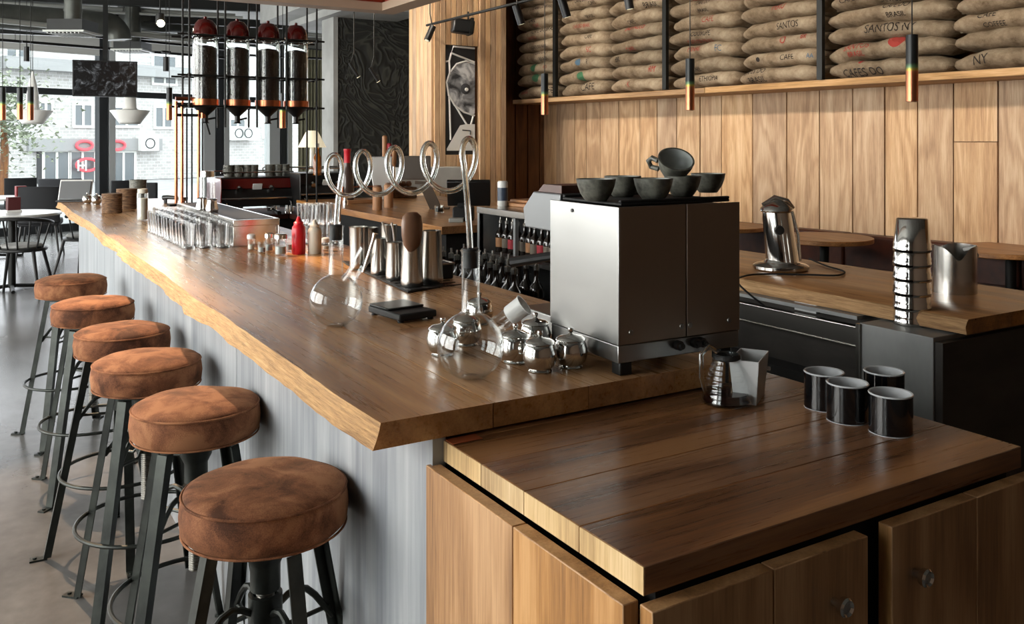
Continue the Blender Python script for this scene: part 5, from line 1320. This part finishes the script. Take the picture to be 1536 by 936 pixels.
# ================================================================== BOTTLES
def bottle(mat, lab):
    r = thing('liquor_bottle', '', 'bottle')
    b = MB(); b.lathe([(0, 0), (.034, 0), (.036, .004), (.036, .15), (.030, .175), (.0135, .20), (.0125, .25), (.015, .252), (.015, .262), (0, .262)], seg=16); b.build('glass', mat, r, smooth=50)
    b = MB(); b.lathe([(.0363, .045), (.0363, .125)], seg=16); b.build('label', lab, r)
    b = MB(); b.lathe([(.0155, .25), (.0155, .275), (.006, .278), (.005, .30), (0, .30)], seg=12); b.build('pourer', 'steel', r); return r
pa, pb, pc = bottle('dark_bottle', 'label_paper'), bottle('dark_bottle', 'label_red'), bottle('dark_bottle', 'tan')
used = set(); n = 0
for lvl, (zz, xx, ya, yb, lbs) in enumerate([(.886, LX+.09, y0b+.07, y1-.06, 'dark bottle on the upper shelf inside the steel cabinet'), (.631, LX-.10, y0b+.07, y1+.04, 'dark labelled bottle in the speed rail under the steel cabinet'), (.631, LX-.24, y0b+.02, y1+.02, 'dark labelled bottle in the front row of the speed rail')]):
    y = ya; k = 0
    while y < yb:
        src = (pa, pa, pb, pc, pa)[(k*3+lvl) % 5]
        if id(src) in used: o = dup(src)
        else: o = src; used.add(id(src))
        o.location = (xx+random.uniform(-.01, .01), y, zz); o.rotation_euler.z = random.uniform(-2.6, -1.6)
        s = .72 if lvl == 0 else 1; o.scale = (s, s, s*.85 if lvl == 0 else 1)
        kindl = {id(pa): 'with a dull paper label', id(pb): 'with a red label', id(pc): 'with a tan label'}[id(src)]
        o['label'] = lbs+' '+kindl; o['group'] = ['bottles on the upper shelf', 'bottles in the back of the speed rail', 'bottles in the front of the speed rail'][lvl]+' '+kindl
        y += .058 if lvl == 0 else .079; k += 1
q = D(754, 308, AX(754, LX+.12)[2]); lathe_thing('drink_can', 'white can with a blue mark standing on the steel cabinet', 'can', (q.x, q.y, qz), [('can', 'white_paint', [(0, 0), (.024, 0), (.028, .006), (.028, .128), (.023, .135), (0, .134)], False), ('band', plain('blue_band', '#3a4658', .4), [(.0285, .03), (.0285, .10)], False)])
q = Vector((LX+.25, AX(795, LX+.25)[1], 0)); r = thing('serving_board', 'low wooden serving boards lying on the steel cabinet top', 'board', (q.x, q.y, qz), .1)
b = MB(); b.box(-.1, .1, -.17, .17, 0, .018); b.build('lower_board', 'tan', r, bev=.004); b = MB(); b.box(-.06, .09, -.14, .1, .019, .034); b.build('upper_board', 'tan', r, bev=.004)
# cloth
q = D(721, 365, AX(721, LX-.2)[2]); 
# ================================================================== TILL COUNTER THINGS
def on_till(px, py): return P(px, py, KZ)
# monitor seen from behind with slanting stand
q = on_till(665, 314); r = thing('monitor', 'brown grey monitor on a slanted metal stand on the till counter', 'monitor', q, -TH)
t_ = (q-CAM).dot(FW); k = t_/FPX
b = MB(); b.obox((-42*k, .05, 62*k), Matrix.Rotation(.06, 4, 'Z') @ Matrix.Rotation(-.12, 4, 'X'), 44*k, .03, 36*k); b.build('screen_back', plain('monitor_back', '#4c433b', .45), r, bev=.006)
b = MB(); b.obox((-20*k, .03, 19*k), Matrix.Rotation(-.42, 4, 'Y'), 17*k, .012, 42*k); b.obox((-30*k, .05, 39*k), Matrix.Rotation(.05, 4, 'Y'), 28*k, .014, 5*k); b.obox((-4*k, .03, .007), 0, 26*k, .10, .014); b.build('stand', plain('stand_bronze', '#54473b', .4, .4), r, bev=.003)
# black till
q = on_till(712, 333); r = thing('till', 'black touch screen till tilted back on the till counter', 'till', q+RT*-.05+FW*.12, -TH)
t_ = (q-CAM).dot(FW); k = t_/FPX
b = MB(); b.obox((2*k, .0, 42*k), Matrix.Rotation(.50, 4, 'X'), 66*k, .03, 44*k)
b.build('screen_body', 'black', r, bev=.005); b = MB(); b.box(-22*k, 10*k, -.06, .10, 0, 20*k); b.build('base', 'rubber', r, bev=.008); b = MB(); b.obox((-6*k, .04, 24*k), Matrix.Rotation(.2, 4, 'X'), 20*k, .04, 24*k); b.build('neck', 'rubber', r, bev=.006)
b = MB(); b.box(-26*k, -4*k, -.16, -.07, 0, 6*k); b.build('card_reader', 'pipe', r, bev=.004)
# copper shakers
for (px, py, h, lb) in [(566, 315, .165, 'tan wooden mill on the till counter, the nearer one'), (583, 311, .17, 'tan wooden mill on the till counter, the farther one')]:
    lathe_thing('pepper_mill', lb, 'mill', on_till(px, py), [('body', 'tan', [(0, 0), (.034, 0), (.034, .10), (.031, .103), (.034, .106), (.034, h-.006), (.028, h), (0, h)], False), ('cap', 'brown_cup', [(.03, h+.0005), (.026, h+.012), (0, h+.014)], False)])
# red topped bottle
lathe_thing('wine_bottle', 'tall brown bottle with a red top at the end of the till counter', 'bottle', P(521, 305, KZ), [('glass', plain('brown_bottle', '#4a3a34', .2), [(0, 0), (.05, 0), (.052, .005), (.052, .2), (.04, .25), (.026, .30), (.024, .36), (0, .36)], False), ('foil', 'red_plastic', [(.026, .32), (.027, .41), (.029, .415), (.029, .43), (0, .43)], False)], None, 24)
# white tray box
q = on_till(567, 299); t_ = (q-CAM).dot(FW); k = t_/FPX; r = thing('white_box', 'white folded carton box on the till counter behind the coil', 'box', q, -TH+.2)
b = MB(); b.prism([(-14*k, -.06), (20*k, -.06), (20*k, .06), (-14*k, .06)], 0, 63*k, off=[(-4*k, -.06), (20*k, -.06), (20*k, .06), (-4*k, .06)]); b.build('box', 'white_paint', r, bev=.004); b = MB(); b.box(-15*k, 21*k, -.064, .064, 63*k, 64*k); b.build('rim', 'white_plastic', r, smooth=0)
for i, (px, h, lb) in enumerate([(577, 96, 'tallest tan handled tap behind the coil'), (584, 84, 'middle red and white tap handle behind the coil'), (591, 80, 'shortest red tap handle behind the coil')]):
    q2 = D(px, 292, t_+.25); r2 = thing('beer_tap', lb, 'tap', (q2.x, q2.y, KZ), 0, 'tap handles behind the coil')
    b = MB(); b.lathe([(0, 0), (.03, 0), (.03, .02), (.012, .03), (.012, h*k*.6), (0, h*k*.6)], seg=14); b.build('stem', 'chrome', r2)
    b = MB(); b.lathe([(.010, h*k*.6), (.021, h*k*.66), (.021, h*k*.98), (.012, h*k), (0, h*k)], seg=14); b.build('handle', ['tan', 'label_red', 'tan'][i], r2)
# bowls, brown box etc
q = on_till(598, 296); r = thing('tray', 'brown low basket of small things on the till counter', 'basket', q, 0); b = MB(); b.box(-.10, .14, -.08, .1, 0, .09); b.build('basket', 'wicker', r, bev=.006)
b = MB()
for i in range(7): b.lathe([(0, .09), (.025, .10), (.03, .12), (.02, .14), (0, .145)], c=(-.07+.05*(i % 4), -.03+.07*(i//4), 0), seg=10)
b.build('fruit', 'brown_cup', r)
q = on_till(532, 305); r = thing('napkin_holder', 'small brass framed napkin holder beside the red topped bottle', 'holder', q, 0); b = MB(); b.box(-.10, .16, -.05, .07, 0, .03); b.build('base', 'tan', r, bev=.004); b = MB(); b.tube([(-.1, 0, .03), (-.1, 0, .13), (.16, 0, .13), (.16, 0, .03)], .006, 6); b.build('bracket', 'copper', r)
q = on_till(518, 309); lathe_thing('pepper_grinder', 'tiny steel grinder at the front left of the till counter', 'grinder', q, [('body', 'chrome', [(0, 0), (.022, 0), (.022, .03), (.013, .05), (.018, .075), (.01, .1), (0, .1)], False)], None, 16)
q = on_till(659, 319); r = thing('small_glass_bowl', 'small pale glass bowl at the foot of the monitor stand', 'bowl', q); b = MB(); b.lathe(wall2(.03, .05, .003, top=.035), seg=16); b.build('glass', 'glass', r); b = MB(); b.lathe([(0, .008), (.026, .008), (.028, .03), (0, .035)], seg=16); b.build('contents', 'white_paint', r)
q = on_till(650, 285); r = thing('wall_box', 'grey boxed unit behind the monitor on the till counter', 'box', (q.x+.1, q.y+.3, KZ), -.1); b = MB(); b.box(-.35, .35, -.1, .1, 0, .22); b.build('box', 'plaster', r, bev=.005)
# table lamps
def lamp(px, py_bot, py_top, t, wb, wt, zbase, lb, mat):
    k = t/FPX; q = D(px, 210, t); zb_, zt_ = ZT(py_bot, t), ZT(py_top, t); r = thing('table_lamp', lb, 'lamp', (q.x, q.y, zbase))
    b = MB(); b.lathe([(wb*k, zb_-zbase), (wt*k, zt_-zbase), (wt*k-.003, zt_-zbase), (wb*k-.003, zb_-zbase)], seg=32, closed=True); b.build('shade', mat, r)
    b = MB(); b.lathe([(0, 0), (.06, 0), (.06, .012), (.03, .02), (.022, .04), (.02, zb_-zbase+.05), (0, zb_-zbase+.05)], seg=20); b.build('stem', 'white_paint', r)
    b = MB(); zz = (zb_+zt_)/2-zbase; b.lathe([(0, -.04), (.03, 0), (0, .04)], c=(0, 0, zz), seg=12); b.build('bulb', 'shade_lit', r); return r
lamp(468, 221, 196, 8.2, 21, 8, 1.17, 'cream shaded table lamp beyond the espresso machines', 'shade_lit')
q = D(476, 250, 7.6); lathe_thing('syrup_bottle', 'amber liquor bottle beside the cream table lamp', 'bottle', (q.x, q.y, 1.18), [('glass', 'amber', [(0, 0), (.036, 0), (.036, .15), (.015, .19), (.014, .24), (0, .24)], False), ('cap', 'white_paint', [(.015, .235), (.015, .27), (0, .272)], False)], None, 20)
# ================================================================== ESPRESSO MACHINES AT THE FAR END
def machine(x0, x1, y, z, col, lb, h=.42, dark=False):
    r = thing('coffee_machine', lb, 'coffee machine', (x0, y, z)); w_ = x1-x0
    b = MB(); b.box(0, w_, .02, .5, .07, .13); b.box(.02, w_-.02, .26, .5, .13, h); b.build('body', 'black', r, bev=.008)
    m = Matrix(((0, 0, 1, 0), (1, 0, 0, 0), (0, 1, 0, 0), (0, 0, 0, 1)))
    b = MB(); q_ = MB(); q_.prism([(.062, h-.085), (.28, h-.085), (.28, h), (.10, h)], .0, w_); b.add(q_, m); b.build('front_panel', col, r, bev=.006)
    b = MB(); q_ = MB(); q_.prism([(.03, h-.17), (.28, h-.17), (.28, h-.088), (.065, h-.088)], .0, w_); b.add(q_, m); b.build('lower_panel', 'black', r, bev=.006)
    for xa in (-.012, w_): b = MB(); b.box(xa, xa+.012, .0, .5, .06, h+.01); b.build('side_plate', 'black' if dark else col, r, bev=.006)
    b = MB(); b.box(.01, w_-.01, .02, .3, .131, .14); b.build('drip_tray', 'dark_metal', r)
    b = MB(); b.tube([(0, .02, h-.165), (w_, .02, h-.165)], .010, 10); b.tube([(0, .05, h+.055), (w_, .05, h+.055)], .006, 8); b.tube([(0, .48, h+.055), (w_, .48, h+.055)], .006, 8); b.build('chrome_trim', 'chrome', r)
    b = MB(); b.box(.01, w_-.01, .1, .49, h, h+.012); b.build('cup_warmer', 'black', r, bev=.004)
    for f in (.28, .72):
        c = (w_*f, .14, 0); b = MB(); b.lathe([(0, h-.25), (.035, h-.25), (.038, h-.20), (.045, h-.17), (0, h-.17)], c=c, seg=20); b.build('group_head', 'chrome', r)
        b = MB(); b.lathe([(0, h-.285), (.03, h-.285), (.034, h-.252), (0, h-.252)], c=c, seg=20); b.tube([(c[0], .11, h-.27), (c[0]+.01, -.06, h-.285)], [.012, .016], 10); o2 = b.build('portafilter', 'chrome', r)
        b = MB(); b.tube([(c[0]+.006, -.0, h-.28), (c[0]+.01, -.08, h-.288)], [.015, .018], 10); b.build('grip', 'black', o2)
        b = MB(); b.lathe([(0, 0), (.024, 0), (.022, .03), (0, .032)], seg=18, m=Matrix.Translation((c[0]-.02, .055, h-.08)) @ Matrix.Rotation(pi/2+.35, 4, 'X')); b.build('knob', 'chrome', r)
    b = MB(); b.obox((w_*.5, .062, h-.07), Matrix.Rotation(.38, 4, 'X'), .08, .012, .06); b.build('gauge', 'white_paint', r, bev=.004)
    for f in (.06, .94): b = MB(); b.tube([(w_*f, .08, h-.17), (w_*f, .0, h-.2), (w_*f, -.01, h-.33)], .006, 8); b.build('steam_wand', 'chrome', r)
    for xx in (.05, w_-.05):
        for yy in (.06, .44): b = MB(); b.lathe([(0, 0), (.022, 0), (.016, .07), (0, .07)], c=(xx, yy, 0), seg=12); b.build('foot', 'chrome', r)
    return r
mx0, mx1 = AY(333, 6.15)[0], AY(443, 6.15)[0]
mt_ = AY(390, 6.2)[2]; mh = ZT(268, mt_)-.85
machine(mx0, mx1, 6.15, .85, 'red_enamel', 'dark red two group espresso machine at the far end of the bar', mh)
nx0, nx1 = AY(452, 5.97)[0], AY(535, 5.97)[0]
machine(nx0, nx1, 5.97, .85, 'black', 'black two group espresso machine right of the dark red one', ZT(262, AY(490, 6)[2])-.85, True)
# cups and jars on the machines
lids = [('row of dark cup stacks', 338), ]
cpos = [(343, 'leftmost dark cup on the red espresso machine'), (357, 'second dark cup on the red espresso machine'), (371, 'third dark cup on the red espresso machine'), (380, 'fourth dark cup on the red espresso machine'), (405, 'dark cup left of centre on the right half of the red machine'), (417, 'dark cup on the right half of the red machine'), (427, 'rightmost dark cup on the red espresso machine')]
dc = None
for px, lb in cpos:
    x, y, t = AY(px, 6.45)
    if dc is None:
        dc = thing('dark_cup', '', 'cup'); b = MB(); b.lathe(wall2(.040, .10, .004, top=.044), seg=18); b.build('cup', 'stoneware', dc); b = MB(); b.tube([(.04, 0, .08), (.06, 0, .07), (.06, 0, .035), (.04, 0, .025)], .005, 6); b.build('handle', 'stoneware', dc); o = dc
    else: o = dup(dc)
    o.location = (x, y, .85+mh+.0125); o['label'] = lb; o['group'] = 'dark cups on the red espresso machine'; o.rotation_euler.z = px
# ================================================================== LIGHT
w = bpy.data.worlds.new('sky'); SC.world = w; w.use_nodes = True
nt = w.node_tree; bg = nt.nodes['Background']
tc = nt.nodes.new('ShaderNodeTexCoord'); ns = nt.nodes.new('ShaderNodeTexNoise'); ns.inputs['Scale'].default_value = 2.5; nt.links.new(tc.outputs['Generated'], ns.inputs['Vector'])
rp = nt.nodes.new('ShaderNodeValToRGB'); rp.color_ramp.elements[0].color = lin('#dfe5ea'); rp.color_ramp.elements[1].color = lin('#ffffff'); nt.links.new(ns.outputs[0], rp.inputs[0]); nt.links.new(rp.outputs[0], bg.inputs['Color'])
bg.inputs['Strength'].default_value = 5.0
def area(name, loc, rot, sx, sy, power, col='#ffffff'):
    l = bpy.data.lights.new(name, 'AREA'); l.shape = 'RECTANGLE'; l.size = sx; l.size_y = sy; l.energy = power; l.color = lin(col)[:3]
    o = bpy.data.objects.new(name, l); COL.objects.link(o); o.location = loc; o.rotation_euler = rot; return o
for i, (a, c) in enumerate(WINS):
    area('daylight', (-3.97, (a+c)/2, 1.85), (0, -pi/2, 0), 2.6, c-a, [10, 160, 140, 120][i], '#fffaf2')
# daylight through the far facade
area('daylight', F0+FX*3-FY*.4+Vector((0, 0, 1.8)), (pi/2, 0, FR+pi), 14, 3.0, 260, '#f4f8ff')
def spot(name, loc, tgt, power, size, col='#ffd9ae', rad=.04, blend=.4):
    l = bpy.data.lights.new(name, 'SPOT'); l.energy = power; l.spot_size = radians(size); l.spot_blend = blend; l.color = lin(col)[:3]; l.shadow_soft_size = rad
    o = bpy.data.objects.new(name, l); COL.objects.link(o); o.location = loc; o.rotation_euler = (Vector(tgt)-Vector(loc)).to_track_quat('-Z', 'Y').to_euler(); return o
spot('ceiling_or_fill_spot', (-.38, 4.0, 3.45), (-.15, 1.9, 0), 600, 42, '#ffd9b4', .03, .35)
for u in (-2.0, 0.2, 2.2, 4.2):
    p = WA+WY*u-WX*4.3; t = WA+WY*u-WX*.1; spot('ceiling_or_fill_spot', (p.x, p.y, 3.6), (t.x, t.y, 1.9), 480, 62, '#fff2e2', .25, .8)  # fill spots added to brighten the plank wall, no fixtures there
spot('ceiling_or_fill_spot', (2.6, 5.6, 3.4), (4.2, 7.3, 1.9), 70, 80, '#fff0dc', .06, .7)  # extra spot added to lift the pine pillar's brightness
spot('ceiling_or_fill_spot', D(241, 35, 8.9), D(200, 600, 5), 30, 90)
v = SC.view_settings; v.view_transform = 'Standard'; v.look = 'None'; v.gamma = 1; v.use_curve_mapping = False; v.exposure = .42
SC.cycles.use_denoising = True; SC.cycles.max_bounces = 14; SC.cycles.transmission_bounces = 12; SC.cycles.transparent_max_bounces = 16; SC.cycles.caustics_reflective = False; SC.cycles.caustics_refractive = False; SC.cycles.sample_clamp_indirect = 6
